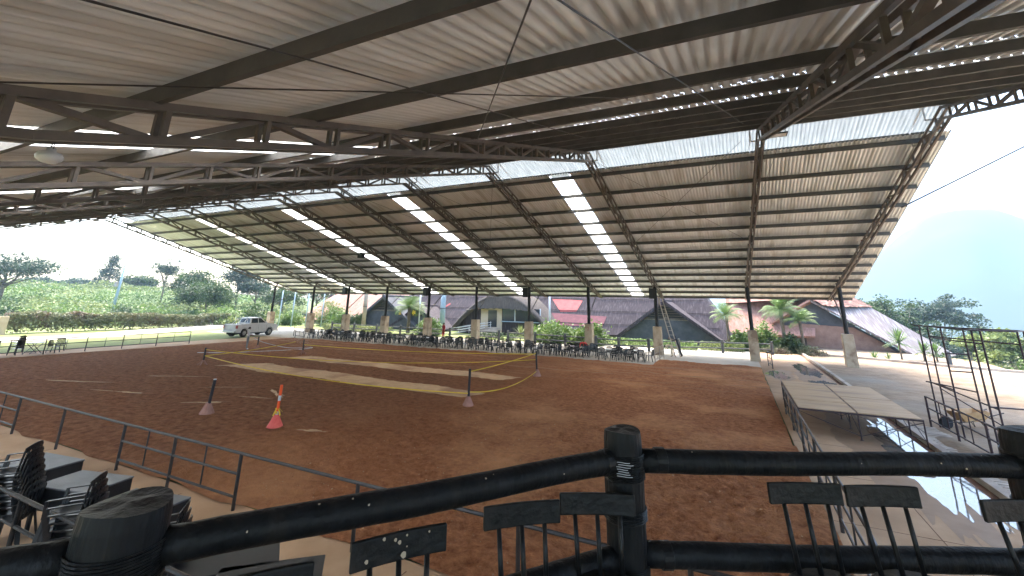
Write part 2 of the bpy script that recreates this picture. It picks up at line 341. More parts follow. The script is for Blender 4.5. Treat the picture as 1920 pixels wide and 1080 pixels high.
for k in range(44): b.box(5.2+.004*math.sin(k*3.), 6.0+.05*math.sin(k*7.), 13.6+k*.2, 13.6+k*.2+.14, -.018, .018+.008*math.sin(k*5.))
ds = b.build('drain_cover', 'concrete'); tagp(ds, 'long strip of narrow ribbed concrete drain slats beside the kerb', 'drain cover')
b = MB()
ed = [(5.1,49.8),(9,48.9),(14.4,45.8),(17.3,44.7),(30,38),(60,20)]
for a, c in zip(ed[:-1], ed[1:]): b.beam((*a,.05), (*c,.05), .22, .22)
j_ = MB()
for k in range(18): j_.box(1.24,4.7,-6+k*3.0,-6+k*3.0+.014,-.006,-.0035)
j_.box(2.98,2.994,-8,19,-.006,-.0032); j_.box(-42,1,4.5,4.512,-.01,-.0075)
for k in range(16): j_.box(-44+k*3,-44+k*3+.014,-2,6.7,-.01,-.0072)
tagp(j_.build('slab_joints', 'soil'), kind='structure')
yk = b.build('yard_kerb', 'concrete'); tagp(yk, kind='structure')
# ------------------------------------------------------------------ the roof
YR, M0, BZ = 21.5, .285, 11.2
def zb(y): return BZ-M0*abs(y-YR)
XT = [-60.4+6.015*0]+[]
XT = [-55.8]+[-54.31+6.015*k for k in range(1,9)]+[1.02, 7.15]
shed = empty('riding_arena_shelter', (-24,21.5,0), 0, 'huge open steel roof on truss frames spanning the whole riding arena', 'shelter')
def inshed(o): o.parent = shed; o.matrix_parent_inverse = Matrix.Translation((24,-21.5,0)); return o
def corr(name, x0, x1, fy, m, pitch=.165, hgt=.032, phase=0.):
    """corrugated sheet; fy = list of (y, z) stations"""
    n = int(round((x1-x0)/pitch)); px = []; pz = []
    for k in range(n):
        b0 = x0+k*pitch
        for t, h in ((0,0),(.36,0),(.45,1),(.80,1),(.89,0)):
            px.append(b0+t*pitch); pz.append(h)
    px = np.array(px); pz = np.array(pz)*hgt
    if phase: px = px+phase*pitch
    px = np.clip(px, x0, x1)
    wob = np.repeat(rng.normal(0, .004, n), 5)
    rows = []
    for y, z in fy: rows.append(np.stack([px, np.full_like(px, y), z+pz+wob], -1))
    v = np.concatenate(rows); k = len(px); i = np.arange(k-1); f = []
    for r in range(len(fy)-1): f.append(np.stack([r*k+i, r*k+i+1, (r+1)*k+i+1, (r+1)*k+i], -1))
    return inshed(npmesh(name, v, np.concatenate(f), m))
XL, XR = -56.8, 8.9
SH = .74
def zs(y): return zb(y)+SH
SKX = [(-9.1,-7.9),(-21.5,-20.4),(-33.4,-32.3),(-45.6,-44.5)]
def bands(x0, x1, sk):
    out = []; c = x0
    for a, d in sorted(sk):
        if a > x0 and d < x1: out.append((c, a, 0)); out.append((a, d, 1)); c = d
    out.append((c, x1, 0)); return out
# far slope
for a, d, cl in bands(XL, XR, SKX):
    st = [(y, zs(y)) for y in (23.6, 30, 38, 46.25)]
    corr('skylight' if cl else 'roof_sheet', a, d, st, 'clear_old' if cl else 'sheet')
# near slope: separate runs lapped above purlins, half a rib out of step
NP = [-3.2,-1.3,.6,2.5,4.75,7.6,9.7,11.9,13.8,15.8,17.9,20.4]
SKN = [(-11.35,-9.45),(-23.4,-21.6),(-35.4,-33.6),(-47.4,-45.6)]
cuts = [-3.6, 9.69, 11.89, 13.79, 15.79, 17.89, 20.5]
cuts[-1] = 21.3
for i in range(6):
    y0, y1 = cuts[i], cuts[i+1]
    for a, d, cl in bands(XL, XR, SKN if i < 1 else []):
        corr('skylight' if cl else 'roof_sheet', a, d, [(y0, zs(y0)), (y1, zs(y1))], 'clear_old' if cl else 'sheet', pitch=.19, hgt=.046, phase=(0,.14,0,.16,.0,.16)[i])
# raised ridge
def zr(y): return zs(y)+.46
corr('ridge_sheet', XL, XR, [(19.5, zr(19.5)), (21.5, zr(21.5)), (22.25, zr(22.25))], 'sheet')
corr('ridge_skylight', XL, XR, [(22.2, zr(22.2)-.012), (24.25, zr(24.25)-.012)], 'clear')
def purlin(y, z, x0=XL+.15, x1=XR-.15, h=.2):
    b = MB(); w = .07
    b.box(x0, x1, y-.004, y+.004, z, z+h); b.box(x0, x1, y-.004, y+w, z-.004, z); b.box(x0, x1, y-.004, y+w, z+h, z+h+.004); b.box(x0,x1,y+w-.004,y+w,z,z+.02)
    return inshed(b.build('purlin', 'steel'))
FP = [23.85,25.95,27.9,29.8,31.6,33.4,35.2,36.9,38.5,40.1,41.65,43.1,44.6,46.05]
for y in NP: purlin(y, zb(y)+.51)
for y in FP: purlin(y, zb(y)+.51, h=.2)
for y in (22.25, 24.2): purlin(y, zb(y)+.74+.46-.13, h=.12)
def truss(x, near_open=False):
    y0, y1 = -3.4, 46.2; c = MB(); dx = .11; s = .075
    def bot(y):
        if y < 1.6: return zb(1.6)+(zb(y0)+.46-zb(1.6))*(1.6-y)/(1.6-y0)
        if y > 41.4: return zb(41.4)+(zb(y1)+.46-zb(41.4))*(y-41.4)/(y1-41.4)
        return zb(y)
    def top(y): return zb(y)+.5
    for e in (-dx, dx):
        for a, d in ((y0,1.6),(1.6,YR),(YR,41.4),(41.4,y1)):
            c.beam((x+e,a,bot(a)+.03), (x+e,d,bot(d)+.03), s, .1)
        c.beam((x+e,y0,top(y0)-.03), (x+e,YR,top(YR)-.03), s, .1); c.beam((x+e,YR,top(YR)-.03), (x+e,y1,top(y1)-.03), s, .07)
    for k in range(38):
        yy = y0+.6+k*1.3
        if yy < y1: c.beam((x-dx,yy,bot(yy)+.05),(x+dx,yy,bot(yy)+.05), .05, .012)
    t = inshed(c.build('truss', 'steel_truss'))
    w = MB()
    for k in range(17):
        for sg in (-1, 1):
            if sg < 0: ya = 1.38+k*1.3
            else: ya = 41.6-k*1.3
            if (sg<0 and ya > 21.3) or (sg>0 and ya < 21.9): continue
            for e in (-dx, dx): w.beam((x+e*.9,ya,bot(ya)+.05), (x+e*.9,ya,top(ya)-.05), .065, .07)
            yb_ = ya+(1.3 if sg<0 else -1.3)
            if (sg<0 and yb_ > 21.3) or (sg>0 and yb_ < 21.7): continue
            if k % 2 == 0: w.beam((x,ya,top(ya)-.04), (x,yb_,bot(yb_)+.04), .1, .075)
            else: w.beam((x,ya,bot(ya)+.04), (x,yb_,top(yb_)-.04), .1, .075)
    for ya, yb_ in ((-2.6,-1.5),(-1.5,0),(0,1.38),(45.3,44.2),(44.2,43),(43,41.6)):
        w.beam((x,ya,top(ya)-.04), (x,yb_,bot(yb_)+.04), .07, .045); w.beam((x,yb_,bot(yb_)+.04),(x,yb_,top(yb_)-.04),.06,.05)
    o = w.build('bracing', 'steel_truss', t); o.matrix_parent_inverse = Matrix.Identity(4)
    return t
SKEW = {1.02: .76, 7.15: .92}
def skew(o, d):
    me = o.data
    for v in me.vertices: v.co.x += d*(1 if v.co.y < 21.5 else max(0, (41.4-v.co.y)/19.9))
for x in XT:
    t_ = truss(x)
    if x in SKEW:
        for o_ in [t_]+list(t_.children): skew(o_, SKEW[x])
b = MB()
for x in [q+SKEW.get(q, 0)*.93 for q in XT]:
    for y in (22.3, 24.1):
        for e in (-.3, .3): b.beam((x+e, y, zb(y)+.5), (x+e, y, zr(y)-.02), .05, .05)
        b.beam((x-.3, y, zb(y)+.52), (x+.3, y, zb(y)+.52), .05, .05)
    for e in (-.3,.3): b.beam((x+e,22.3,zr(22.3)-.07),(x+e,24.1,zr(24.1)-.07),.05,.05)
inshed(b.build('ridge_frame', 'white'))
NUM = 0
for i, x in enumerate(XT):
    for y in (41.4, 1.6):
        if y < 5 and x > -7: continue                     # the terrace building carries these two
        if y < 5: zt = zb(1.6)
        else: zt = zb(41.4)
        b = MB(); b.tube([(x,y,2.28),(x,y,zt+.04)], .145, 14)
        b.box(x-.2, x+.2, y-.2, y+.2, 2.262, 2.285)
        col = inshed(b.build('steel_column', 'blackpaint', smooth=False))
        p = MB(); w2 = .36; zt2 = 2.26
        p.add([(x-w2,y-w2,-.1),(x+w2,y-w2,-.1),(x+w2,y+w2,-.1),(x-w2,y+w2,-.1),(x-w2*.92,y-w2*.92,zt2),(x+w2*.92,y-w2*.92,zt2),(x+w2*.92,y+w2*.92,zt2),(x-w2*.92,y+w2*.92,zt2)],
              [(0,3,2,1),(4,5,6,7),(0,1,5,4),(1,2,6,5),(2,3,7,6),(3,0,4,7)])
        p.build('concrete_pedestal', 'pedestal', col, bevel=.025)
        if y > 5:
            b = MB(); b.tube([(x,41.5,2.95),(x,44.3,zb(44.3)+.3)], .045, 6); inshed(b.build('knee_brace', 'dirtpipe'))
# painted red numeral on the fourth pedestal from the right
def text(name, s, size, loc, rot, m, parent=None, ext=.003):
    cu = bpy.data.curves.new(name, 'FONT'); cu.body = s; cu.size = size; cu.extrude = ext; cu.align_x = 'CENTER'
    o = bpy.data.objects.new(name, cu); C.objects.link(o); o.location = loc; o.rotation_euler = rot; cu.materials.append(M_[m])
    if parent: o.parent = parent
    return o
def text_mesh(name, s, size, loc, rot, m):
    o = text(name, s, size, (0,0,0), (0,0,0), m); dg = bpy.context.evaluated_depsgraph_get()
    me = bpy.data.meshes.new_from_object(o.evaluated_get(dg)); bpy.data.objects.remove(o)
    q = bpy.data.objects.new(name, me); C.objects.link(q); q.location = loc; q.rotation_euler = rot; return q
n_ = text_mesh('painted_numeral', '2', .42, (XT[7], 41.4-.352, 1.72), (PI/2,0,0), 'redroof'); inshed(n_)
# rods
def rod(pts, r=.012, name='bracing_rod'):
    b = MB(); b.tube(pts, r, 5); return inshed(b.build(name, 'dirtpipe'))
def onroof(x, y, d=.42): return (x, y, zb(y)+d)
for (a, c) in [((-3.44,.7),(-3.46,2.4)),((-3.46,2.4),(-3.95,13.6)),((-1.0,2.4),(-5.9,9.8)),((-1.05,2.5),(.9,16.5)),((-6.1,.8),(-1.4,7.6)),
               ((1.0,22.1),(-6.1,33)),((-6.1,22.2),(1,33)),((2.62,22.3),(1.3,31.5)),((-12.2,22.2),(-18.2,33)),((-18.2,22.2),(-12.2,33.5)),((-24.2,22.2),(-18.2,33)),((-30.2,22.2),(-36.2,33)),((-36.2,22.2),(-30.2,33)),((-12.2,33),(-6.2,41)),((-18.2,33),(-24.2,41))]:
    rod([onroof(*a, .47), onroof(*c, .47)], .0105)
gw = MB(); gw.tube([(7.2,25.28,8.5),(12.47,27.04,11.26),(22,30.2,16.2)], .035, 6); o = gw.build('guy_cable', 'dirtpipe'); tagp(o, 'single dark cable rising from the right roof edge into the sky', 'cable')
def cable(name, a, c, sag, label):
    b = MB(); a = Vector(a); c = Vector(c)
    b.tube([a.lerp(c,t/14)-Vector((0,0,sag*4*(t/14)*(1-t/14))) for t in range(15)], .03, 5)
    return tagp(b.build(name, 'steel'), label, 'cable')
cable('overhead_cable', (-150,18,11.4), (-62,62,10.5), .3, 'lowest overhead cable crossing the white sky left of the shelter')
cable('overhead_cable', (-150,22,13.2), (-60,62,11.8), .3, 'middle overhead cable crossing the white sky left of the shelter')
cable('overhead_cable', (-115,25,15.5), (-58,60,13.2), .3, 'highest overhead cable, near the left end of the roof')
# ------------------------------------------------------------------ lamps and loudspeakers under the roof
b = MB(); b.lathe([(.02,.0),(.05,.0),(.055,-.04),(.12,-.07),(.15,-.12),(.14,-.17),(.09,-.21),(.02,-.225)], 18)
lp = empty('hanging_lamp', (-6.2,1.80,5.50), 0, 'white round plastic lamp hanging under the nearest truss at the left', 'lamp')
b.build('lamp_shade', 'white', lp, smooth=True); lp.scale = (.72,.72,.72)
b = MB(); b.tube([(-.03,0,.22),(-.03,0,0)], .008, 6); b.tube([(.05,0,.22),(.05,0,-.02)], .006, 6); b.build('hanger', 'steel', lp)
fl = empty('floodlight', (1.75,20.3,10.95), 0, 'flat rectangular floodlight bolted beside the ridge end of a truss', 'floodlight')
b = MB(); b.box(-.02,.9,-.25,.25,0,.05); b.build('housing', 'blackpaint', fl)
b = MB(); b.box(.03,.85,-.2,.2,-.006,.0); b.build('lens', 'tabletop', fl)
b = MB(); b.beam((0,.27,.02),(0,.27,.35),.03,.03); b.beam((.88,.27,.02),(.88,.27,.35),.03,.03); b.build('bracket', 'steel', fl)
for k, x in ((2,'third'),(4,'fifth'),(6,'seventh'),(8,'ninth')):
    e = empty('loudspeaker', (XT[k]-.1,41.02,5.0), 0, 'black loudspeaker box fixed high on the %s column from the left' % x, 'loudspeaker', 'loudspeakers on the far columns')
    b = MB(); b.prism([(-.32,-.32),(.2,-.32),(.14,.12),(-.26,.12)], -.45, .45); b.build('cabinet', 'blackpaint', e, bevel=.02)
    b = MB(); b.box(-.27,.15,-.335,-.322,-.4,.4); b.build('grille', 'plastic', e)
    b = MB(); b.box(-.05,.1,.12,.3,-.05,.05); b.build('bracket', 'steel', e)
dk = empty('loudspeaker', (XT[4]-.3,30.9,8.2), 0, 'small black speaker box hung midway along a far truss', 'loudspeaker')
b = MB(); b.box(-.25,.25,-.2,.2,-.5,0); b.build('cabinet', 'plastic', dk); b = MB(); b.beam((0,0,0),(0,0,.4),.04,.04); b.build('bracket', 'steel', dk)
# ------------------------------------------------------------------ terrace, black log fence in front
b = MB(); b.prism([(-3.6,-7),(3.6,-7),(3.6,4.75),(1.35,3.62),(-.62,2.62),(-1.85,.98),(-3.6,-1.2)], 2.25, 2.48)
te = b.build('terrace', 'concrete', bevel=.01); tagp(te, kind='structure')
b = MB(); b.prism([(-3.4,-6.8),(3.4,-6.8),(3.4,4.4),(1.3,3.4),(-.6,2.4),(-1.7,.8),(-3.4,-1.3)], -.05, 2.25)
tw = b.build('terrace_wall', 'concrete'); tagp(tw, kind='structure')
fence = empty('log_fence', (-.56,2.44,2.48), 0, 'thick black painted log fence with wire bindings along the terrace edge in front', 'fence')
def infence(o): o.parent = fence; o.matrix_parent_inverse = Matrix.Translation((.56,-2.44,-2.48)); return o
PO = [(-2.9,-.45), (-1.70,.885), (-.565,2.44), (1.30,3.42), (3.2,4.45)]
def logpost(x, y, r, z1, seed):
    R0 = random.Random(seed); n = 26
    prof = [(r*1.03,-.03),(r*1.0,.3),(r*.98,.55),(r*1.0,.75),(r*.97,z1-.04),(r*.93,z1)]
    lob = [1+.02*math.sin(2*(2*PI*k/n)+seed)+.012*R0.uniform(-1,1) for k in range(n)]
    vs = [(x+q*lob[k]*math.cos(2*PI*k/n), y+q*lob[k]*math.sin(2*PI*k/n), 2.48+z+(.0 if i<5 else .006*math.sin(2*PI*k/n*2+seed))) for i,(q,z) in enumerate(prof) for k in range(n)]
    fs = [(i*n+k, i*n+(k+1)%n, (i+1)*n+(k+1)%n, (i+1)*n+k) for i in range(len(prof)-1) for k in range(n)]
    b = MB(); b.add(vs, fs)
    top = [vs[(len(prof)-1)*n+k] for k in range(n)]
    ctr = (x,y,2.48+z1+.004); inner = [(x+(p[0]-x)*.55, y+(p[1]-y)*.55, 2.48+z1+.004*math.sin(2*PI*k/n*3+seed)) for k,p in enumerate(top)]
    b.add(top+inner+[ctr], [(k,(k+1)%n,n+(k+1)%n,n+k) for k in range(n)]+[(n+k,n+(k+1)%n,2*n) for k in range(n)])
    o = infence(b.build('post', 'postblack', bevel=0))
    for z0, cnt in ((z1-.20,13),(z1-.37,6),(z1-.60,7),(z1-.78,6)):
        w = MB()
        for j in range(cnt):
            zz = 2.48+z0+j*.0085
            ring = [(x+(r*1.005+.004)*lob[k]*math.cos(2*PI*k/n), y+(r*1.005+.004)*lob[k]*math.sin(2*PI*k/n), zz+.0015*math.sin(k+j)) for k in range(n)]
            w.tube(ring+[ring[0]], .0034, 5, False)
        w2 = w.build('wire_binding', 'blackpaint', o); w2.matrix_parent_inverse = Matrix.Identity(4)
    return o
RADS = [.115,.118,.094,.135,.11]
ZT = [.97,.965,.97,.985,.97]
for i, p in enumerate(PO):
    lo_ = logpost(*p, RADS[i], ZT[i], i+3)
    if i in (1, 2):
        for j in range(7 if i == 2 else 3):
            w = MB(); a0 = -1.62+.05*math.sin(j*2.); a1 = a0+.55+.12*math.sin(j*1.3); z_ = 2.48+ZT[i]-(.115 if i == 2 else .2)+(-.0095*j if i == 2 else -.031*j)
            if i == 1: a0 -= .3; a1 = a0+.12
            w.tube([(p[0]+(RADS[i]*1.035+.010)*math.cos(a0+(a1-a0)*t/8), p[1]+(RADS[i]*1.035+.010)*math.sin(a0+(a1-a0)*t/8), z_+.0012*math.sin(t*.7)) for t in range(9)], .0015, 5)
            o_ = w.build('bare_wire', 'white', lo_); o_.matrix_parent_inverse = Matrix.Identity(4)
b = MB(); R9 = random.Random(5)
for (a, c, z0, r_, cnt) in ((PO[1],PO[2],3.3175,.0525,7),(PO[2],PO[3],3.3125,.0525,5)):
    for k in range(cnt):
        t = R9.uniform(.12,.9); ph_ = R9.uniform(-.1,1.1); d = (Vector(c)-Vector(a)).normalized(); nn = Vector((d.y,-d.x)); q = Vector(a).lerp(Vector(c), t)
        cx_ = Vector((q.x+nn.x*r_*math.cos(ph_), q.y+nn.y*r_*math.cos(ph_), z0+r_*math.sin(ph_))); up_ = Vector((-nn.x*math.sin(ph_),-nn.y*math.sin(ph_),math.cos(ph_))); s_ = R9.uniform(.0018,.0045); d3 = Vector((d.x,d.y,0)); n3 = Vector((nn.x*math.cos(ph_),nn.y*math.cos(ph_),math.sin(ph_)))*.003
        b.add([cx_+n3+d3*s_*math.cos(u_*PI/3)*R9.uniform(.6,1.6)+up_*s_*math.sin(u_*PI/3) for u_ in range(6)], [tuple(range(6))])
infence(b.build('paint_chips', 'cream'))
def lograil(a, c, za, zc, r, seed):
    R0 = random.Random(seed); a = Vector((*a,za)); c = Vector((*c,zc)); pts = []; rs = []
    N = 22
    for k in range(N+1):
        t = k/N; p = a.lerp(c, t); p.z += .006*math.sin(t*6+seed)*math.sin(PI*t)+.0012*R0.uniform(-1,1); pts.append(p); rs.append(r*(1+.02*math.sin(t*9+seed*2)+.008*R0.uniform(-1,1)))
    b = MB(); b.tube(pts, rs, 18)
    return infence(b.build('rail', 'postblack', smooth=True))
def short(a, c, ra, rc):
    a = Vector(a); c = Vector(c); d = (c-a).normalized(); return tuple(a+d*ra*.8), tuple(c-d*rc*.8)
for i in range(4):
    a, c = short(PO[i], PO[i+1], RADS[i], RADS[i+1])
    lograil(a, c, 3.315, 3.32 if i != 2 else 3.305, .052, i+1)
    lograil(a, c, 2.93, 2.925 if i != 2 else 2.90, .052, i+7)
for (x,y,z,ang) in ():
    pass
for a, c, z in ((PO[2],PO[3],3.318),(PO[2],PO[3],2.925),(PO[1],PO[2],3.32)):
    d = (Vector(c)-Vector(a)).normalized()
    q = Vector(a)+d*.155 if c != PO[2] else Vector(c)-d*.13
    b = MB(); b.tube([(*(q),z),(*(q+d*.05),z)], .056, 20); infence(b.build('rail_collar', 'blackpaint', smooth=False, bevel=.004))
# ------------------------------------------------------------------ black wooden chairs with their backs to the fence
def spindle_chair(px, py, ang, top, label, name='spindle_chair'):
    """px,py: centre of the back board; ang: direction of the board; seat towards the camera"""
    ca, sa = math.cos(ang), math.sin(ang)
    e = empty(name, (px, py, 2.48), ang, label, 'chair', 'black wooden chairs along the fence')
    h = top-2.48
    b = MB(); n = 10; W2 = .168; th = .018
    vs = []
    for k in range(n+1):
        t = -1+2*k/n; x = t*W2; y = -.012*t*t
        vs += [(x,y-th/2,h-.085),(x,y+th/2,h-.085),(x,y+th/2+.004,h),(x,y-th/2+.004,h)]
    fs = []
    for k in range(n):
        for j in range(4): fs.append((k*4+j, k*4+(j+1)%4, (k+1)*4+(j+1)%4, (k+1)*4+j))
    fs += [(0,1,2,3)[::-1], tuple(n*4+j for j in (0,1,2,3))]
    b.add(vs, fs); bk = b.build('back_board', 'blackpaint', e, bevel=.005)
    for x in (-.1, 0, .1):
        b = MB(); b.tube([(x,-.012*(x/W2)**2,h-.08),(x*.93,-.05,.455)], [.0095,.011], 10); b.build('spindle', 'blackpaint', e, smooth=True)
    b = MB(); N = 28; prof = []
    vs = []; 
    for (q, z) in ((.88,.425),(1.0,.432),(1.0,.452),(.93,.46),(.5,.452),(0.02,.45)):
        for k in range(N):
            t = 2*PI*k/N; vs.append((q*.195*math.cos(t), -.17+q*.175*math.sin(t), z))
    fs = [(i*N+k, i*N+(k+1)%N, (i+1)*N+(k+1)%N, (i+1)*N+k) for i in range(5) for k in range(N)]+[tuple(range(N))[::-1], tuple(range(5*N,6*N))]
    b.add(vs, fs); b.build('seat', 'blackpaint', e, smooth=True)
    for sx, sy in ((-1,1),(1,1),(-1,-1),(1,-1)):
        b = MB(); b.tube([(sx*.11,-.17+sy*.1,.43),(sx*.17,-.17+sy*.16,0)], [.016,.012], 10); b.build('leg', 'blackpaint', e, smooth=True)
    b = MB(); b.tube([(-.14,-.04,.2),(-.14,-.3,.2)], .008, 8); b.tube([(.14,-.04,.2),(.14,-.3,.2)], .008, 8); b.tube([(-.14,-.17,.2),(.14,-.17,.2)], .008, 8)
    b.build('stretcher', 'blackpaint', e)
    return e, bk
aR = math.atan2(.98,1.865); aL = math.atan2(1.555,1.135)
spindle_chair(.200,2.705,aR-.03,3.268,'black spindle-back chair just right of the middle post, left of its close pair')
spindle_chair(.518,2.862,aR-.03,3.262,'black spindle-back chair overlapping the pipe fence, right of its close pair')
spindle_chair(1.045,3.06,aR,3.235,'black spindle-back chair cut by the right edge before the right post')
spindle_chair(-.647,2.243,aL-.5,3.225,'black spindle-back chair with its board half across the middle post')
spindle_chair(-.90,1.985,aL-.22,3.228,'black spindle-back chair next left of the one at the middle post')
eB, bkB = spindle_chair(-1.14,1.482,aL,3.262,'black chair with cream paint splashes on its back board')
eA, bkA = spindle_chair(-1.36,1.08,aL,3.262,'lowest black chair back at the bottom edge, plain board, left of the splashed one')
b = MB()
for (x,z,r) in ((.012,.715,.011),(-.115,.722,.007),(-.02,.765,.006),(.022,.738,.003),(-.005,.755,.007),(-.06,.775,.006),(.1,.77,.004),(.02,.772,.004)):
    b.add([(x+r*(1+.3*math.sin(k*2.1))*math.cos(k*PI/4)*.8, -.011-.012*(x/.168)**2-.0015, z+r*math.sin(k*PI/4)) for k in range(8)], [tuple(range(8))])
b.build('paint_splash', 'cream', eB)
# ------------------------------------------------------------------ pipe fences round the arena
def pipe_fence(name, segs, label, m='dirtpipe', group=None):
    """segs: list of (p, q, kind) ; kind 'top' one rail, 'grid' three rails with a mid stake"""
    p0 = segs[0][0]; e = empty(name, (*p0,0), 0, label, 'fence', group)
    seen = set()
    def L(p, z): return (p[0]-p0[0], p[1]-p0[1], z)
    for p, q, kind in segs:
        b = MB(); b.tube([L(p,.99),L(q,.99)], .03, 8)
        if kind == 'grid':
            b.tube([L(p,.62),L(q,.62)], .025, 8); b.tube([L(p,.22),L(q,.22)], .025, 8)
            mp_ = ((p[0]+q[0])/2, (p[1]+q[1])/2); b.tube([L(mp_,.22),L(mp_,.99)], .017, 8)
        b.build('rail', m, e)
        for s in (p, q):
            if s not in seen:
                seen.add(s); c = MB(); c.tube([L(s,-.05),L(s,1.0)], .034, 8); c.build('post', m, e)
    return e
Y0 = 6.72
pipe_fence('pipe_fence', [((-24.5,Y0),(-21.9,Y0),'grid'),((-21.9,Y0),(-19.75,Y0),'grid'),((-19.75,Y0),(-16.9,Y0),'top'),((-16.9,Y0),(-13.75,Y0),'top'),((-13.75,Y0),(-11.6,Y0),'grid'),((-11.6,Y0),(-9.3,Y0),'grid'),((-9.3,Y0),(-6.15,Y0),'top'),((-6.15,Y0),(-3.1,Y0),'top'),((-3.1,Y0),(-.8,Y0),'top'),((-.8,Y0),(1.3,Y0),'top')],
    'long pipe rail on the near side of the arena, some bays filled with a grid')
pipe_fence('pipe_fence', [((1.3,Y0+.02),(1.4,8.9),'top'),((1.4,8.9),(1.4,11.5),'grid'),((1.4,11.5),(1.4,14.1),'grid'),((1.4,14.1),(1.4,16.7),'grid'),((1.4,16.7),(1.4,19.4),'grid'),((1.4,19.4),(1.4,22),'grid')],
    'pipe fence running away along the right side of the arena to the stage')
LF = [(-43.3,8.5),(-43.3,10.7),(-43.3,12.95),(-43.3,15.2),(-43.4,17.5),(-43.5,19.8),(-43.6,22.2),(-43.8,24.9)]
pipe_fence('pipe_fence', [(a,c,'grid') for a,c in zip(LF[:-1],LF[1:])], 'pipe fence along the left end of the arena before the lawn')
pipe_fence('pipe_fence', [((-44.3,36),(-42.2,34.5),'top'),((-42.2,34.5),(-40.8,34.35),'grid'),((-40.8,34.35),(-36,34.35),'top'),((-36,34.35),(-30,34.35),'top'),((-30,34.35),(-24,34.35),'top'),((-24,34.35),(-18,34.35),'top')],
    'thin pipe rail in front of the far row of tables, nearest the truck')
pipe_fence('short_pipe_fence', [((-5.62,35.55),(-5.5,37.1),'grid'),((-5.5,37.1),(-5.42,38.7),'grid')], 'short pale pipe fence panel at the right end of the tables', 'concrete')
pipe_fence('pipe_fence', [((-12.6,3.8),(-10.2,3.8),'grid'),((-10.2,3.8),(-7.8,3.8),'grid'),((-7.8,3.8),(-5.4,3.8),'grid')], 'dark pipe fence in the bottom left corner before the stacked chairs', 'blackpaint')
pf = pipe_fence('pipe_fence', [((5.95,22.6),(6.0,20.4),'grid'),((6.0,20.4),(6.02,18.3),'grid'),((6.02,18.3),(6.03,16.0),'grid')], 'maroon pipe fence panels at the foot of the tall steel frame', 'purplepipe')
b = MB(); b.box(-.07,.0,-1.05,-.8,.0,.98)
# small fence folded at the far right column
pipe_fence('short_pipe_fence', [((1.75,38.6),(1.9,36.9),'grid')], 'small rusty fence panel leaning by the second column from the right', 'dirtpipe')
# ------------------------------------------------------------------ stage platform on the walkway
st = empty('stage_platform', (1.5,19.1,0), 0, 'low plywood stage on a maroon pipe frame beside the arena', 'stage')
def ins(o): o.parent = st; o.matrix_parent_inverse = Matrix.Translation((-1.5,-19.1,0)); return o
X0, X1, Ya, Yb, ZP = 1.58, 4.86, 19.1, 25.3, .80
xm = (X0+X1)/2
for i in range(2):
    for j in range(4):
        xa, xb = (X0,xm-.02) if i == 0 else (xm+.02,X1); dy = (Yb-Ya)/4
        b = MB(); b.box(xa+.012,xb-.012,Ya+j*dy+.012,Ya+(j+1)*dy-.012,ZP-.018,ZP+.004*(i+j)%.007)
        ins(b.build('deck_panel', 'ply'))
b = MB()
for x in (X0,xm,X1): b.beam((x,Ya,ZP-.045),(x,Yb,ZP-.045),.04,.05)
for j in range(5): y = Ya+(Yb-Ya)*j/4; b.beam((X0,y,ZP-.047),(X1,y,ZP-.047),.04,.05)
ins(b.build('deck_frame', 'purplepipe'))
for x in (X0,xm,X1):
    for j in range(5):
        y = Ya+(Yb-Ya)*j/4; c = MB(); c.tube([(x,y,0),(x,y,ZP-.07)], .022, 8); c.box(x-.05,x+.05,y-.05,y+.05,-.002,.008); ins(c.build('leg', 'purplepipe'))
b = MB()
for j in (0,1,2,3):
    y = Ya+(Yb-Ya)*j/4; y2 = Ya+(Yb-Ya)*(j+1)/4
    for x in (xm,X1): b.tube([(x,y,.15),(x,y2,ZP-.1)], .012, 6); b.tube([(x,y,.42),(x,y2,.42)], .01, 6)
for j in (0,2,4):
    y = Ya+(Yb-Ya)*j/4; b.tube([(X0,y,ZP-.1),(xm,y,.12)], .012, 6); b.tube([(xm,y,.12),(X1,y,ZP-.1)], .012, 6); b.tube([(xm,y,ZP-.1),(X1,y,.2)], .01, 6)
ins(b.build('frame_brace', 'purplepipe'))
# ------------------------------------------------------------------ tall frame
fr = empty('steel_frame', (6.1,22.5,0), 0, 'tall maroon pipe frame like an unfinished booth standing on the dry yard', 'frame')
def inf(o): o.parent = fr; o.matrix_parent_inverse = Matrix.Translation((-6.1,-22.5,0)); return o
legs = [(5.98,22.6),(6.17,22.35),(6.27,20.85),(6.72,21.9),(7.7,22.9),(7.95,23.0),(7.35,19.2),(8.1,20.2)]
legs = [(5.95,22.25),(6.12,22.2),(6.30,20.85),(6.85,21.5),(7.75,23.4),(7.98,23.4),(7.42,19.3),(8.1,20.0)]
legs = [(6.1,22.55),(6.27,22.3),(6.25,20.8),(6.75,21.9),(7.75,23.3),(7.95,23.2),(7.4,19.4),(8.05,20.1)]
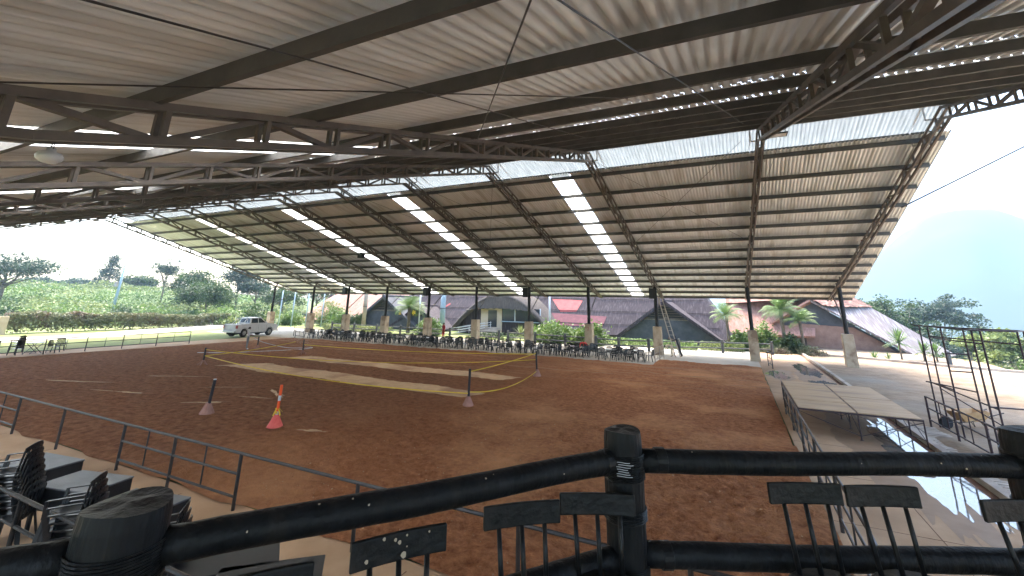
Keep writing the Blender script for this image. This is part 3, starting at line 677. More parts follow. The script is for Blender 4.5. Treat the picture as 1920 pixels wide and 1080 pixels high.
# re-plan: two long sides parallel to the walkway
fx0, fx1 = 6.2, 7.95
LG = [(fx0,22.6),(fx0+.14,22.25),(fx0+.05,20.75),(fx0+.62,20.75),(fx0+.2,18.9),(fx0+.38,18.85),(fx0+1.25,19.0),(fx1,19.9)]
for (x,y) in LG: c = MB(); c.tube([(x,y,0),(x,y,3.48)], .026, 8); inf(c.build('leg', 'purplepipe'))
b = MB()
def bar(p, q, z, z2=None, r=.022): b.tube([(*p,z),(*q,z if z2 is None else z2)], r, 8)
T = 3.48
bar((fx0-.1,22.95),(fx0+.05,20.75),T); bar((fx0+.05,20.75),(fx0+.2,18.9),T); bar((fx0,22.6),(fx0+.62,20.75),T); bar((fx0+.62,20.75),(fx1,19.9),T); bar((fx0+.2,18.9),(fx0+1.25,19.0),T); bar((fx0+1.25,19.0),(fx1,19.9),T)
bar((fx0+.14,22.25),(fx0+.05,20.75),3.1); bar((fx0+.05,20.75),(fx0+.38,18.85),3.1); bar((fx0+.14,22.25),(fx0+1.25,19.0),3.12)
for z in (2.65,2.1): bar((fx0+.05,20.75),(fx0+.62,20.75),z)
bar((fx0+1.25,19.0),(fx1,19.9),2.5); bar((fx0+1.25,19.0),(fx1,19.9),1.75)
bar((fx0-.1,22.7),(fx0+.62,20.75),1.5); bar((fx0-.05,22.5),(fx0+.05,20.75),1.52); bar((fx0,22.5),(fx0+.38,18.85),1.5,1.3); bar((fx0+.2,18.9),(fx0+1.25,19.0),1.35); bar((fx0+1.25,19.0),(fx1,19.9),1.3)
bar((fx0+.14,22.25),(fx0+1.4,18.6),1.35,.1,.018); bar((fx0+.2,18.9),(fx0+.38,18.85),.8)
inf(b.build('crossbar', 'purplepipe'))
# ------------------------------------------------------------------ wheelbarrow
wb = empty('wheelbarrow', (7.15,22.9,0), math.radians(205), 'tan metal wheelbarrow standing behind the tall pipe frame', 'wheelbarrow')
b = MB(); b.add([(-.3,-.22,.3),(.35,-.2,.26),(.35,.2,.26),(-.3,.22,.3),(-.5,-.34,.62),(.62,-.32,.58),(.62,.32,.58),(-.5,.34,.62),
   (-.27,-.2,.32),(.33,-.18,.28),(.33,.18,.28),(-.27,.2,.32),(-.47,-.32,.62),(.59,-.3,.58),(.59,.3,.58),(-.47,.32,.62)],
   [(0,3,2,1),(0,1,5,4),(1,2,6,5),(2,3,7,6),(3,0,4,7),(8,9,10,11),(8,12,13,9),(9,13,14,10),(10,14,15,11),(11,15,12,8),(4,5,13,12),(5,6,14,13),(6,7,15,14),(7,4,12,15)])
M_['tan'] = mat('tan_enamel', (.45,.27,.12), (.55,.36,.19), 5, .5)
b.build('tray', 'tan', wb)
b = MB(); 
for s in (-1,1): b.tube([(.85,s*.06,.2),(.2,s*.2,.27),(-.95,s*.3,.6)], .018, 7); b.tube([(-.25,s*.22,.33),(-.35,s*.24,0),(-.15,s*.22,.28)], .014, 6)
b.build('frame', 'dirtpipe', wb)
b = MB(); b.tube([(.85,-.045,.2),(.85,.045,.2)], .2, 18); b.build('wheel', 'rubber', wb)
# ------------------------------------------------------------------ posts with cone feet, tapes, hose
M_['conefoot'] = mat('cone_foot', (.30,.15,.115), (.42,.23,.18), 4, .9, .2, 10)
M_['conered'] = mat('red_cone', (.62,.08,.07), (.7,.14,.11), 6, .6)
M_['orange'] = mat('orange_paint', (.80,.10,.02), None, rough=.5)
M_['black'] = mat('post_black', (.02,.018,.02), (.04,.035,.04), 5, .5)
def conepost(x, y, h, lean, label, kind='black'):
    e = empty('marker_post', (x,y,.03), 0, label, 'marker post', 'marker posts standing on the arena dirt')
    if kind != 'tripod':
        b = MB(); b.lathe([(.24,0),(.235,.03),(.15,.2),(.075,.36)], 14); b.build('cone_foot', 'conered' if kind == 'orange' else 'conefoot', e, smooth=False)
    else:
        b = MB()
        for t in (0.4,2.2,3.9,5.3): b.beam((.0,0,.3),(.28*math.cos(t),.28*math.sin(t),0),.05,.05)
        b.build('foot', 'conefoot', e)
    tp = (lean[0]*h, lean[1]*h, h)
    if kind == 'orange':
        for k in range(6):
            a = .3+(h-.3)*k/6; d = .3+(h-.3)*(k+1)/6
            c = MB(); c.tube([(lean[0]*a,lean[1]*a,a),(lean[0]*d,lean[1]*d,d)], .045, 10); c.build('band', 'orange' if k % 3 else 'white', e)
        c = MB(); 
        for k in range(9):
            t = k*.7; c.beam((.05*math.cos(t),.05*math.sin(t),.55-.0*k),(.05*math.cos(t)+.12*math.cos(t*1.7),.05*math.sin(t)+.12*math.sin(t*1.7),.35-.03*k+.1*(k%3)),.05,.006)
        c.build('tape_knot', 'yellow', e)
    else:
        c = MB(); c.tube([(lean[0]*.25,lean[1]*.25,.25),tp], .05, 10); c.build('pole', 'black', e)
        c = MB(); c.tube([(tp[0],tp[1],tp[2]),(tp[0],tp[1],tp[2]+.03)], .052, 10); c.build('cap', 'white' if h < 1.2 and kind == 'cap' else 'black', e)
    return e
conepost(-17.3,10.9,1.12,(.12,0),'leaning black post with white cap and cone foot, left of the orange one','cap')
conepost(-13.75,10.95,1.25,(.04,0),'orange and white post tied with yellow tape on a red cone','orange')
conepost(-9.95,16.65,1.35,(.02,0),'nearest black taped post, at the near right corner of the sand tracks')
conepost(-10.5,25.05,1.3,(-.05,0),'black taped post at the far right corner of the sand tracks')
conepost(-29.5,17.8,.95,(.03,0),'short black taped post at the near left corner of the sand tracks','tripod')
conepost(-29.3,24.8,1.0,(0,0),'dark post on splayed feet at the far left corner of the sand tracks','tripod')
conepost(-34.6,24.9,.95,(0,0),'brown post with cone foot right beside the man with the hose')
def ribbon(a, c, sag, label, w=.045):
    a = Vector(a); c = Vector(c); n = 18; vs = []
    for k in range(n+1):
        t = k/n; p = a.lerp(c,t)-Vector((0,0,sag*4*t*(1-t))); p.z = max(p.z, .07); tw_ = t*9
        d = Vector((0,.5*math.sin(tw_),1)).normalized()*w/2; q = Vector((0,.0015,0))
        vs += [p-d-q, p+d-q, p+d+q, p-d+q]
    fs = [(k*4+j,k*4+(j+1)%4,(k+1)*4+(j+1)%4,(k+1)*4+j) for k in range(n) for j in range(4)]+[(3,2,1,0),(n*4,n*4+1,n*4+2,n*4+3)]
    b = MB(); b.add(vs, fs); return tagp(b.build('barrier_tape', 'yellow'), label, 'tape', 'yellow tapes round the sand tracks')
ribbon((-29.45,17.8,.55),(-9.95,16.6,.5),.32,'long yellow tape sagging along the near side of the sand tracks')
ribbon((-9.95,16.65,1.3),(-10.55,25,1.25),.05,'upper yellow tape between the two right-hand posts')
ribbon((-9.95,16.65,.55),(-10.5,25,.3),.32,'lower yellow tape drooping between the two right-hand posts')
ribbon((-29.3,24.8,.7),(-10.55,25.05,1.2),.15,'yellow tape along the far side of the sand tracks')
ribbon((-29.45,17.8,.55),(-33.6,27.6,.5),.1,'yellow tape crossing from the near left post towards the far grounds')
ribbon((-29.45,17.8,.9),(-10.55,25.05,.9),.42,'yellow tape cutting diagonally between the two sand tracks',.035)
hp = [(-34.9,24.7,.9),(-34.5,25.5,.5),(-33.6,27,.07),(-32.5,28.4,.06),(-32,27,.06),(-33,24.3,.06),(-34.5,22,.06),(-36,21,.06)]
b = MB()
pts = []
for i in range(len(hp)-1):
    p0 = Vector(hp[max(i-1,0)]); p1 = Vector(hp[i]); p2 = Vector(hp[i+1]); p3 = Vector(hp[min(i+2,len(hp)-1)])
    for k in range(6):
        t = k/6; pts.append(.5*((2*p1)+(p2-p0)*t+(2*p0-5*p1+4*p2-p3)*t*t+(3*p1-p0-3*p2+p3)*t**3))
b.tube(pts, .025, 6); tagp(b.build('garden_hose', 'white', smooth=True), 'pale hose looping over the dirt to the standing man', 'hose')
b = MB()
for k in range(160):
    t = random.random()**.7; x = -34.5+1.9*t+random.gauss(0,.22*t+.02); y = 25.4+2.6*t+random.gauss(0,.2*t+.02); z = 1.0+.5*t-1.1*t*t+random.gauss(0,.2*t+.02); s = .012
    b.add([(x-s,y,z),(x,y-s,z),(x+s,y,z),(x,y+s,z),(x,y,z+s*1.6),(x,y,z-s*1.6)], [(0,1,4),(1,2,4),(2,3,4),(3,0,4),(1,0,5),(2,1,5),(3,2,5),(0,3,5)])
tagp(b.build('water_spray', 'white'), kind='stuff', label='fine white water spray leaving the hose', cat='spray')
# ------------------------------------------------------------------ plastic chairs, tables
def chair_meshes():
    """monobloc armchair facing -Y, origin on the ground"""
    P = {}
    b = MB(); n = 6
    vs = []
    for k in range(n+1):
        t = -1+2*k/n; x = .21*t; dz = .012*t*t
        vs += [(x,-.22,.42+dz-.012*0),(x,.2,.40+dz),(x,.2,.385+dz),(x,-.23,.40+dz)]
    b.add(vs, [(k*4+j,k*4+(j+1)%4,(k+1)*4+(j+1)%4,(k+1)*4+j) for k in range(n) for j in range(4)]+[(3,2,1,0),(n*4,n*4+1,n*4+2,n*4+3)])
    b.beam((-.215,-.22,.4),(.215,-.22,.4),.02,.05); P['seat'] = b
    b = MB()
    def bk(t, z): return (.215*t, .2+.06*(z-.4)/.45-.03*t*t+.03, z)
    for i in range(-3,4):
        t = i/3; wz = .85-.05*t*t
        b.beam(bk(t,.42), bk(t,wz), .052 if abs(i) < 3 else .045, .012, up=(0,1,0))
    for k in range(6):
        t0 = -1+k/3; t1 = t0+1/3
        b.beam(bk(t0,.84-.05*t0*t0), bk(t1,.84-.05*t1*t1), .014, .07); b.beam(bk(t0,.47), bk(t1,.47), .014, .06); 
    P['backrest'] = b
    b = MB()
    for s in (-1,1):
        b.beam((s*.25,-.2,.63),(s*.235,.22,.66),.045,.015); b.beam((s*.225,-.21,.4),(s*.252,-.2,.63),.035,.03)
    P['armrest'] = b
    b = MB()
    for sx in (-1,1):
        b.beam((sx*.2,-.2,.41),(sx*.25,-.25,0),.05,.03); b.beam((sx*.2,.2,.4),(sx*.24,.29,0),.05,.03)
        b.beam((sx*.235,.22,.42),(sx*.235,.25,.66),.04,.02)
    P['legs'] = b
    return P
def flat_chair():
    P = chair_meshes(); b = MB()
    for q in P.values(): b.add(q.v, q.f)
    return b.build('plastic_chair', 'plastic')
def part_chair():
    P = chair_meshes(); e = empty('plastic_chair')
    for k in ('seat','backrest'): P[k].build(k, 'plastic', e)
    for k, s in (('armrest',2),('legs',2)):
        vs, fs = P[k].v, P[k].f; nb = len(vs)//8
        half = nb//2
        for h in range(2):
            if k == 'armrest':
                q = MB(); q.add(vs[h*16:(h+1)*16], [tuple(i-h*16 for i in f) for f in fs if h*16 <= min(f) < (h+1)*16]); q.build('armrest', 'plastic', e)
        if k == 'legs':
            for j in (0,1,3,4):
                q = MB(); q.add(vs[j*8:j*8+8], [tuple(i-j*8 for i in f) for f in fs if j*8 <= min(f) < j*8+8]); q.build('leg', 'plastic', e)
    return e
fc = flat_chair(); first = [True]
def put_chair(x, y, rz, label, group, z=0.):
    o = fc if first[0] else copy_tree(fc); first[0] = False
    o.location = (x,y,z); o.rotation_euler = (0,0,rz); tagp(o, label, 'chair', group); return o
def make_table(m='tabletop'):
    e = empty('folding_table')
    b = MB(); b.box(-.42,.42,-.42,.42,.70,.74); b.build('tabletop', m, e, bevel=.012)
    for s in (-1,1):
        b = MB(); b.beam((s*.36,-.33,0),(s*.33,.3,.7),.03,.03); b.beam((s*.33,.33,0),(s*.36,-.3,.7),.03,.03); b.beam((s*.35,-.33,.05),(s*.34,.33,.05),.025,.025); b.build('leg_frame', 'plastic', e)
    return e
ORD = ['first','second','third','fourth','fifth','sixth','seventh','eighth','ninth','tenth','eleventh','twelfth','thirteenth','fourteenth']
tb0 = make_table(); tb1 = make_table('plastic')
used = {0:False, 1:False}
TX = [-40.2,-37.4,-34.7,-31.9,-29.1,-26.3,-23.6,-20.6,-17.5,-14.3,-12.0,-8.9,-6.9]
offs = [(-.95,.0,-PI/2,'left side'),(.95,.05,PI/2,'right side'),(-.38,-.85,PI,'front left corner'),(.38,-.85,PI,'front right corner'),(-.4,.9,0,'back left corner'),(.42,.88,0,'back right corner'),(-1.35,-.55,PI*.8,'far left front'),(1.3,-.6,-PI*.8,'far right front')]
for i, x in enumerate(TX):
    y = 36.0+.25*math.sin(i*2.1)
    k = 1 if i % 3 == 1 else 0
    src = (tb0, tb1)[k]; t = src if not used[k] else copy_tree(src); used[k] = True
    t.location = (x, y, 0); t.rotation_euler.z = random.uniform(-.2,.2)
    tagp(t, '%s square folding table from the left in the far row' % ORD[i], 'table', 'folding tables in the far row')
    for j, (dx, dy, rz, side) in enumerate(offs):
        if i == 12 and j in (5,7): continue
        if 10 <= i and j == 6: continue
        put_chair(x+dx+random.uniform(-.1,.1), y+dy+random.uniform(-.12,.12), rz+PI+random.uniform(-.6,.6), 'black plastic chair at the %s of the %s table in the far row' % (side, ORD[i]), 'black plastic chairs in the far row')
    if i < 12:
        for dx, sd__ in ((-.1,'directly behind'),(1.45,'behind and right of')):
            put_chair(x+dx+random.uniform(-.1,.1), y+1.75+random.uniform(-.2,.2), PI+random.uniform(-.9,.9), 'black plastic chair in the rear line %s the %s table' % (sd__, ORD[i]), 'black plastic chairs in the far row')
    if i % 2 == 0 and i < 12:
        put_chair(x+1.5, y+.5, rz+PI, 'black chair at the bottom of a two-chair stack behind the %s table' % ORD[i], 'black plastic chairs in the far row')
        put_chair(x+1.5, y+.5, rz+PI, 'black chair on top of a two-chair stack behind the %s table' % ORD[i], 'black plastic chairs in the far row', z=.12)
# the two chairs, stack and table by the left fence
t = copy_tree(tb0); t.location = (-44.2,14.95,0); t.rotation_euler.z = .1; tagp(t, 'white table standing alone with chairs behind the left fence', 'table')
for k in range(4): put_chair(-44.0,14.0,-PI/2+.5,'black chair in the tall stack behind the left fence, number %s from the ground' % ('one','two','three','four')[k], 'chair stack behind the left fence', z=k*.13)
put_chair(-43.9,15.9,PI/2+.7,'black chair right of the white table behind the left fence, turned side-on','chairs behind the left fence')
put_chair(-44.9,16.6,PI/2-.3,'black chair farther back right of the white table behind the left fence','chairs behind the left fence')
# near stacks and tables at the bottom left
pc = part_chair(); pf_ = [True]
def near_chair(x, y, z, rz, label):
    o = pc if pf_[0] else copy_tree(pc); pf_[0] = False
    o.location = (x,y,z); o.rotation_euler = (0,0,rz); tagp(o, label, 'chair', 'black plastic chairs stacked behind the corner fence')
NM = ['bottom','second','third','fourth','fifth','sixth','seventh','top']
for (x, y, rz, nm, n) in ((-11.3,4.15,-.8,'left',8),(-8.95,4.1,-.8,'middle',7),(-7.05,4.25,-.75,'right',6)):
    for k in range(n):
        lab = 'top' if k == n-1 else NM[k]
        near_chair(x-.022*k, y-.02*k, .095*k, rz, 'black plastic chair, %s of the %s stack in the bottom left corner' % (lab, nm))
def near_table(x, y, rz, label, m1='tabletop'):
    e = empty('folding_table', (x,y,0), rz, label, 'table', 'tables stored in the bottom left corner')
    b = MB(); b.box(-.62,.62,-.4,.4,.715,.745); b.build('tabletop', m1, e, bevel=.01)
    b = MB(); b.box(-.6,.6,-.39,-.365,.38,.714); b.box(-.6,.6,.365,.39,.38,.714); b.box(-.61,-.585,-.36,.36,.38,.714); b.box(.585,.61,-.36,.36,.38,.714); b.build('side_panel', 'plastic', e)
    for sx in (-1,1):
        for sy in (-1,1): b = MB(); b.beam((sx*.57,sy*.35,0),(sx*.57,sy*.35,.714),.05,.05); b.build('leg', 'plastic', e)
    return e
M_['greytop'] = mat('grey_laminate', (.09,.095,.10), (.15,.155,.16), 2, .5, spec=.4)
near_table(-13.0,5.0,.15,'grey-topped table farthest left behind the stacked chairs','greytop')
near_table(-11.05,4.95,.25,'grey-topped table between the left and middle chair stacks','greytop')
near_table(-9.2,4.95,.2,'narrow view of a grey table behind the middle chair stack','greytop')
near_table(-6.35,4.62,.9,'dark table with a pale edge right of the big left post','plastic')
tt = near_table(-5.45,4.55,.75,'dark square table corner showing above the lowest chair back','plastic')
# ------------------------------------------------------------------ people
def skin_person(name, loc, rz, J, E_, mats, label, hair=True, scale=1.0):
    """J: joint -> (x,y,z,r); E_: list of (a,b,material index)"""
    names = list(J); me = bpy.data.meshes.new('tmp'); me.from_pydata([J[k][:3] for k in names], [(names.index(a), names.index(b_)) for a,b_,_ in E_], [])
    o = bpy.data.objects.new('tmp', me); C.objects.link(o)
    md = o.modifiers.new('skin', 'SKIN'); md.use_smooth_shade = True
    for i, k in enumerate(names):
        sv_ = me.skin_vertices[0].data[i]; sv_.radius = (J[k][3], J[k][3]*(.72 if k in ('chest','spine','pelvis') else 1)); sv_.use_root = (k == 'pelvis')
    o.modifiers.new('sub', 'SUBSURF').levels = 1
    dg = bpy.context.evaluated_depsgraph_get(); nm = bpy.data.meshes.new_from_object(o.evaluated_get(dg)); bpy.data.objects.remove(o); 
    body = bpy.data.objects.new(name, nm); C.objects.link(body)
    nm.materials.clear()
    for m in mats: nm.materials.append(M_[m])
    segs = [(Vector(J[a][:3]), Vector(J[b_][:3]), mi, (J[a][3]+J[b_][3])/2) for a,b_,mi in E_]
    for p in nm.polygons:
        c = p.center; best = 1e9
        for a, b_, mi, r in segs:
            d = b_-a; t = max(0,min(1,(c-a).dot(d)/max(d.length_squared,1e-9))); ds_ = (c-a-d*t).length-r
            if ds_ < best: best = ds_; p.material_index = mi
        p.use_smooth = True
    body.location = loc; body.rotation_euler.z = rz; body.scale = (scale,)*3
    tagp(body, label, 'person')
    hd = Vector(J['head'][:3]); ht = Vector(J['crown'][:3]); ax = (ht-hd).normalized(); fwd = Vector(J['face'][:3])-hd; fwd = (fwd-ax*fwd.dot(ax)).normalized(); sd2 = ax.cross(fwd)
    # hair cap
    b = MB(); n = 12; vs = []
    for i in range(5):
        ph = i/4*1.45
        for k in range(n):
            t = 2*PI*k/n; q = .104*math.sin(ph+.12)
            vs.append(hd+ax*(.035+.112*math.cos(ph+.12)-.02*i*(0 if k in (2,3,4) else .6))+fwd*(q*math.sin(t)-.018)+sd2*(q*.9*math.cos(t)))
    b.add(vs, [(i*n+k,i*n+(k+1)%n,(i+1)*n+(k+1)%n,(i+1)*n+k) for i in range(4) for k in range(n)]+[tuple(range(n))])
    h = b.build('hair', 'hair', body, smooth=True)
    b = MB()
    for s in (-1,1):
        c = hd+fwd*.088+sd2*.032*s+ax*.01; b.add([c+sd2*.012,c+ax*.007,c-sd2*.012,c-ax*.007], [(0,1,2,3)])
    c = hd+fwd*.092-ax*.055; b.add([c+sd2*.022,c+ax*.005,c-sd2*.022,c-ax*.005], [(0,1,2,3)])
    b.build('face_features', 'hair', body)
    b = MB()
    for s, wr, el in ((-1,'handL','elbL'),(1,'handR','elbR')):
        w_ = Vector(J[wr][:3]); d = (w_-Vector(J[el][:3])).normalized(); sd3 = d.cross(Vector((0,1,.3))).normalized()
        for k in range(4): r0 = w_+d*.02+sd3*(.012*(k-1.5)*1.4); l_ = (.07,.085,.08,.062)[k]; b.tube([r0, r0+d*l_*.55, r0+d*l_+sd3.cross(d)*.018], [.009,.008,.006], 6)
        r0 = w_-sd3*.02-d*.01; b.tube([r0, r0-sd3*.03+d*.025, r0-sd3*.035+d*.05], [.01,.009,.007], 6)
    b.build('fingers', 'skin', body)
    return body
def standing(armL, armR):
    J = dict(pelvis=(0,0,.95,.13),spine=(0,0,1.1,.125),chest=(0,-.005,1.3,.145),neck=(0,.005,1.46,.055),head=(0,.02,1.575,.085),crown=(0,.02,1.66,.06),face=(0,.075,1.55,.035),
        shL=(-.17,0,1.39,.062),shR=(.17,0,1.39,.062),hipL=(-.09,0,.88,.095),hipR=(.09,0,.88,.095),knL=(-.1,.02,.48,.065),knR=(.1,.02,.48,.065),anL=(-.11,0,.09,.045),anR=(.11,0,.09,.045),toL=(-.12,.14,.04,.036),toR=(.12,.14,.04,.036))
    J['elbL'], J['handL'] = armL; J['elbR'], J['handR'] = armR
    return J
BONES = [('pelvis','spine',1),('spine','chest',1),('chest','neck',1),('neck','head',0),('head','crown',0),('head','face',0),('chest','shL',1),('chest','shR',1),('shL','elbL',1),('shR','elbR',1),('elbL','handL',0),('elbR','handR',0),
    ('pelvis','hipL',2),('pelvis','hipR',2),('hipL','knL',2),('hipR','knR',2),('knL','anL',2),('knR','anR',2),('anL','toL',3),('anR','toR',3)]
M_['shirt_white'] = mat('white_shirt', (.55,.56,.58), (.68,.68,.7), 6, .8)
M_['trouser_grey'] = mat('grey_trousers', (.16,.17,.18), (.24,.25,.26), 6, .85)
M_['crimson'] = mat('dark_red_cloth', (.20,.012,.02), (.26,.02,.03), 6, .85)
M_['cloth_black'] = mat('black_cloth', (.015,.015,.02), (.03,.03,.035), 6, .85)
M_['cloth_beige'] = mat('beige_cloth', (.5,.42,.3), (.6,.52,.4), 6, .85)
skin_person('person', (-35.35,24.5,.03), math.radians(-40), standing(((-.24,.06,1.12,.043),(-.15,.3,1.08,.034)),((.25,.08,1.12,.043),(.14,.34,1.05,.034))), BONES, ['skin','shirt_white','trouser_grey','shirt_white'],
    'person in white shirt and grey trousers holding a hose on the dirt')
skin_person('person', (-29.35,43.2,0), math.radians(170), standing(((-.22,.02,1.1,.04),(-.2,.12,.86,.032)),((.22,.02,1.1,.04),(.2,.1,.86,.032))), BONES, ['skin','crimson','crimson','cloth_black'],
    'person in a dark red dress standing behind the far tables')
Jb = dict(pelvis=(0,0,.93,.13),spine=(0,.16,1.02,.125),chest=(0,.36,1.02,.145),neck=(0,.5,.97,.055),head=(0,.6,.92,.085),crown=(0,.68,.89,.06),face=(0,.6,.85,.035),shL=(-.17,.42,1.0,.062),shR=(.17,.42,1.0,.062),elbL=(-.2,.5,.74,.042),elbR=(.2,.5,.74,.042),handL=(-.16,.62,.5,.033),handR=(.16,.6,.5,.033),
    hipL=(-.1,-.01,.88,.095),hipR=(.1,-.01,.88,.095),knL=(-.12,.05,.48,.065),knR=(.12,.05,.48,.065),anL=(-.13,-.03,.09,.045),anR=(.13,-.03,.09,.045),toL=(-.13,.11,.04,.036),toR=(.13,.11,.04,.036))
skin_person('person', (-11.0,36.35,0), math.radians(62), Jb, BONES, ['skin','red','cloth_black','cloth_black'], 'person in a bright red shirt bending over chairs in the far row')
skin_person('person', (-5.0,40.4,0), math.radians(75), Jb, BONES, ['skin','cloth_beige','cloth_beige','cloth_black'], 'person in beige clothes bending beside the leaning ladder', scale=.86)
Jl = standing(((-.2,.22,1.3,.042),(-.1,.48,1.45,.033)),((.2,.22,1.3,.042),(.1,.48,1.5,.033)))
Jl = {k:(v[0], v[1]+(v[2]-.05)*.32, v[2]*.95, v[3]) for k, v in Jl.items()}
skin_person('person', (-4.25,40.6,0), math.radians(80), Jl, BONES, ['skin','cloth_black','cloth_black','cloth_black'], 'person in black leaning forward to steady the ladder')
# ladder against the column
ld = empty('ladder', (-4.55,40.25,0), 0, 'long grey wooden ladder leaning against the third column from the right', 'ladder')
top_ = Vector((-1.25,1.0,4.75))
for s in (-.19,.19):
    b = MB(); b.beam((s,0,0), top_+Vector((s*.8,0,0)), .07, .05); b.build('rail', 'concrete', ld)
for k in range(13):
    t = (k+1)/14.2; b = MB(); q = top_*t; b.tube([q+Vector((-.19,0,0)), q+Vector((.19,0,0))], .018, 6); b.build('rung', 'concrete', ld)
# ------------------------------------------------------------------ pickup truck
tk = empty('pickup_truck', (-47.75,33.3,.0), math.radians(97), 'white double cab pickup truck parked at the left end of the arena', 'truck')
tk.scale = (1,1,1.08)
def tb(name, m, fn, smooth=False, bevel=0, parent=None):
    b = MB(); fn(b); return b.build(name, m, parent or tk, smooth, bevel)
def body_fn(b):
    # side outline with wheel arches, extruded with slight tumblehome
    def arch(cx, r, n=8): return [(cx+r*math.cos(PI-PI*k/n), .42+r*math.sin(PI-PI*k/n)*1.0) for k in range(n+1)]
    ol = [(-2.62,.55),(-2.6,.42)]+arch(-1.62,.44)+[(-1.0,.36),(1.05,.36)]+arch(1.60,.44)+[(2.2,.42),(2.62,.46),(2.68,.72),(2.6,1.0),(2.45,1.1),(1.35,1.2),(1.15,1.22),(-.95,1.2),(-.96,1.19),(-2.62,1.19)]
    n = len(ol)
    for s in (1,-1):
        vs = [(x, s*(.93 if z < .95 else .9), z) for x,z in ol]+[(x, s*.55, z) for x,z in ol]
        fs = [(i,(i+1)%n,n+(i+1)%n,n+i) if s > 0 else (n+i,n+(i+1)%n,(i+1)%n,i) for i in range(n)]
        b.add(vs, fs+[tuple(range(n)) if s < 0 else tuple(range(n))[::-1]])
    b.box(-.95,1.2,-.56,.56,.4,1.2); b.box(1.15,2.6,-.56,.56,.5,1.08); b.box(-2.62,-.95,-.56,.56,.5,.75); b.box(-2.62,-2.55,-.86,.86,.6,1.18); b.box(-2.6,-1.0,-.88,.88,1.12,1.165); b.box(-1.02,-.95,-.86,.86,.6,1.18)
tb('body', 'white', body_fn, bevel=.012)
def cab_fn(b):
    lo = [(-1.0,.82),(1.25,.82)]; 
    vs = [(-1.0,-.84,1.2),(1.3,-.84,1.2),(1.3,.84,1.2),(-1.0,.84,1.2),(-.82,-.68,1.78),(.42,-.68,1.80),(.42,.68,1.80),(-.82,.68,1.78)]
    b.add(vs, [(0,3,2,1),(4,5,6,7),(0,1,5,4),(1,2,6,5),(2,3,7,6),(3,0,4,7)])
tb('cab', 'white', cab_fn, bevel=.03)
def quad(p): 
    def f(b): b.add(p, [(0,1,2,3)])
    return f
for s in (-1,1):
    def side(x0, x1, u0, u1):
        P = lambda x, t: (x, s*(.84-.16*t+.006), 1.2+.59*t)
        return [P(x0,.12),P(x1,.12),P(u1,.86),P(u0,.86)]
    tb('window', 'glass', quad(side(-.85,.02,-.74,.0))); tb('window', 'glass', quad(side(.1,1.0,.08,.4)))
    tb('side_mirror', 'white', lambda b: b.box(.98,1.1,s*.88,s*1.06,1.2,1.36), bevel=.02)
    tb('taillight', 'redroof', lambda b: b.box(-2.64,-2.5,s*.80,s*.945,.82,1.1))
    tb('headlight', 'tabletop', lambda b: b.box(2.35,2.63,s*.62,s*.915,.8,.98), bevel=.02)
    tb('door_seam', 'rubber', lambda b: [b.box(x-.006,x+.006,s*.925,s*.934,.45,1.16) for x in (-.95,.06,1.12)] and None)
    tb('running_board', 'rubber', lambda b: b.box(-.95,1.05,s*.84,s*1.0,.33,.38))
tb('windscreen', 'glass', quad([(1.2,-.76,1.27),(1.2,.76,1.27),(.52,.64,1.76),(.52,-.64,1.76)]))
tb('rear_window', 'glass', quad([(-.975,-.7,1.3),(-.86,-.62,1.7),(-.86,.62,1.7),(-.975,.7,1.3)]))
tb('rear_bumper', 'chrome', lambda b: b.box(-2.78,-2.6,-.85,.85,.45,.62), bevel=.02)
tb('front_bumper', 'white', lambda b: b.box(2.6,2.78,-.88,.88,.42,.68), bevel=.04)
tb('roll_bar', 'white', lambda b: [b.tube([(-1.2,-.72,1.14),(-1.25,-.66,1.72),(-1.25,.66,1.72),(-1.2,.72,1.14)], .035, 8), b.tube([(-1.25,-.66,1.72),(-1.9,-.74,1.16)], .03, 8), b.tube([(-1.25,.66,1.72),(-1.9,.74,1.16)], .03, 8)] and None)
tb('underbody', 'rubber', lambda b: b.box(-2.5,2.4,-.5,.5,.25,.5))
for x in (-1.62,1.6):
    for s in (-1,1):
        w_ = tb('wheel', 'rubber', lambda b: b.tube([(x,s*.66,.38),(x,s*.68,.38),(x,s*.89,.38),(x,s*.915,.38)], [.34,.38,.38,.34], 22))
        tb('rim', 'chrome', lambda b: [b.tube([(x,s*.9,.38),(x,s*.925,.38)], .2, 16)]+[b.beam((x,s*.93,.38),(x+.24*math.cos(k*PI/3),s*.93,.38+.24*math.sin(k*PI/3)),.06,.02) for k in range(6)] and None, parent=w_)
# ------------------------------------------------------------------ far black fence, poles
M_['fencegrey'] = mat('weathered_black_post', (.05,.055,.06), (.10,.105,.11), 3, .7)
def far_fence(pts, label):
    p0 = pts[0]; e = empty('log_fence', (*p0,0), 0, label, 'fence', None)
    for i, p in enumerate(pts):
        b = MB(); b.tube([(p[0]-p0[0],p[1]-p0[1],-.1),(p[0]-p0[0],p[1]-p0[1],1.12)], .13, 10); b.build('post', 'fencegrey', e, bevel=0)
        if i+1 < len(pts):
            q = pts[i+1]
            for z in (.88,.42):
                b = MB(); b.tube([(p[0]-p0[0],p[1]-p0[1],z),(q[0]-p0[0],q[1]-p0[1],z)], .055, 8); b.build('rail', 'fencegrey', e)
far_fence([(-22.2,44.9),(-18.9,44.55),(-15.5,44.15),(-12.2,43.5),(-9.9,42.9),(-7.4,43.8),(-4.9,44.8),(-1.37,46.3),(2.58,47.6)], 'black post and rail fence behind the tables, right of the gate gap')
far_fence([(-48.5,45.2),(-44.5,45.1),(-40.6,45.0),(-36.8,44.9),(-33,44.8),(-29.5,44.7),(-26.0,44.6),(-23.1,44.5)], 'black post and rail fence behind the tables, left of the gate gap')
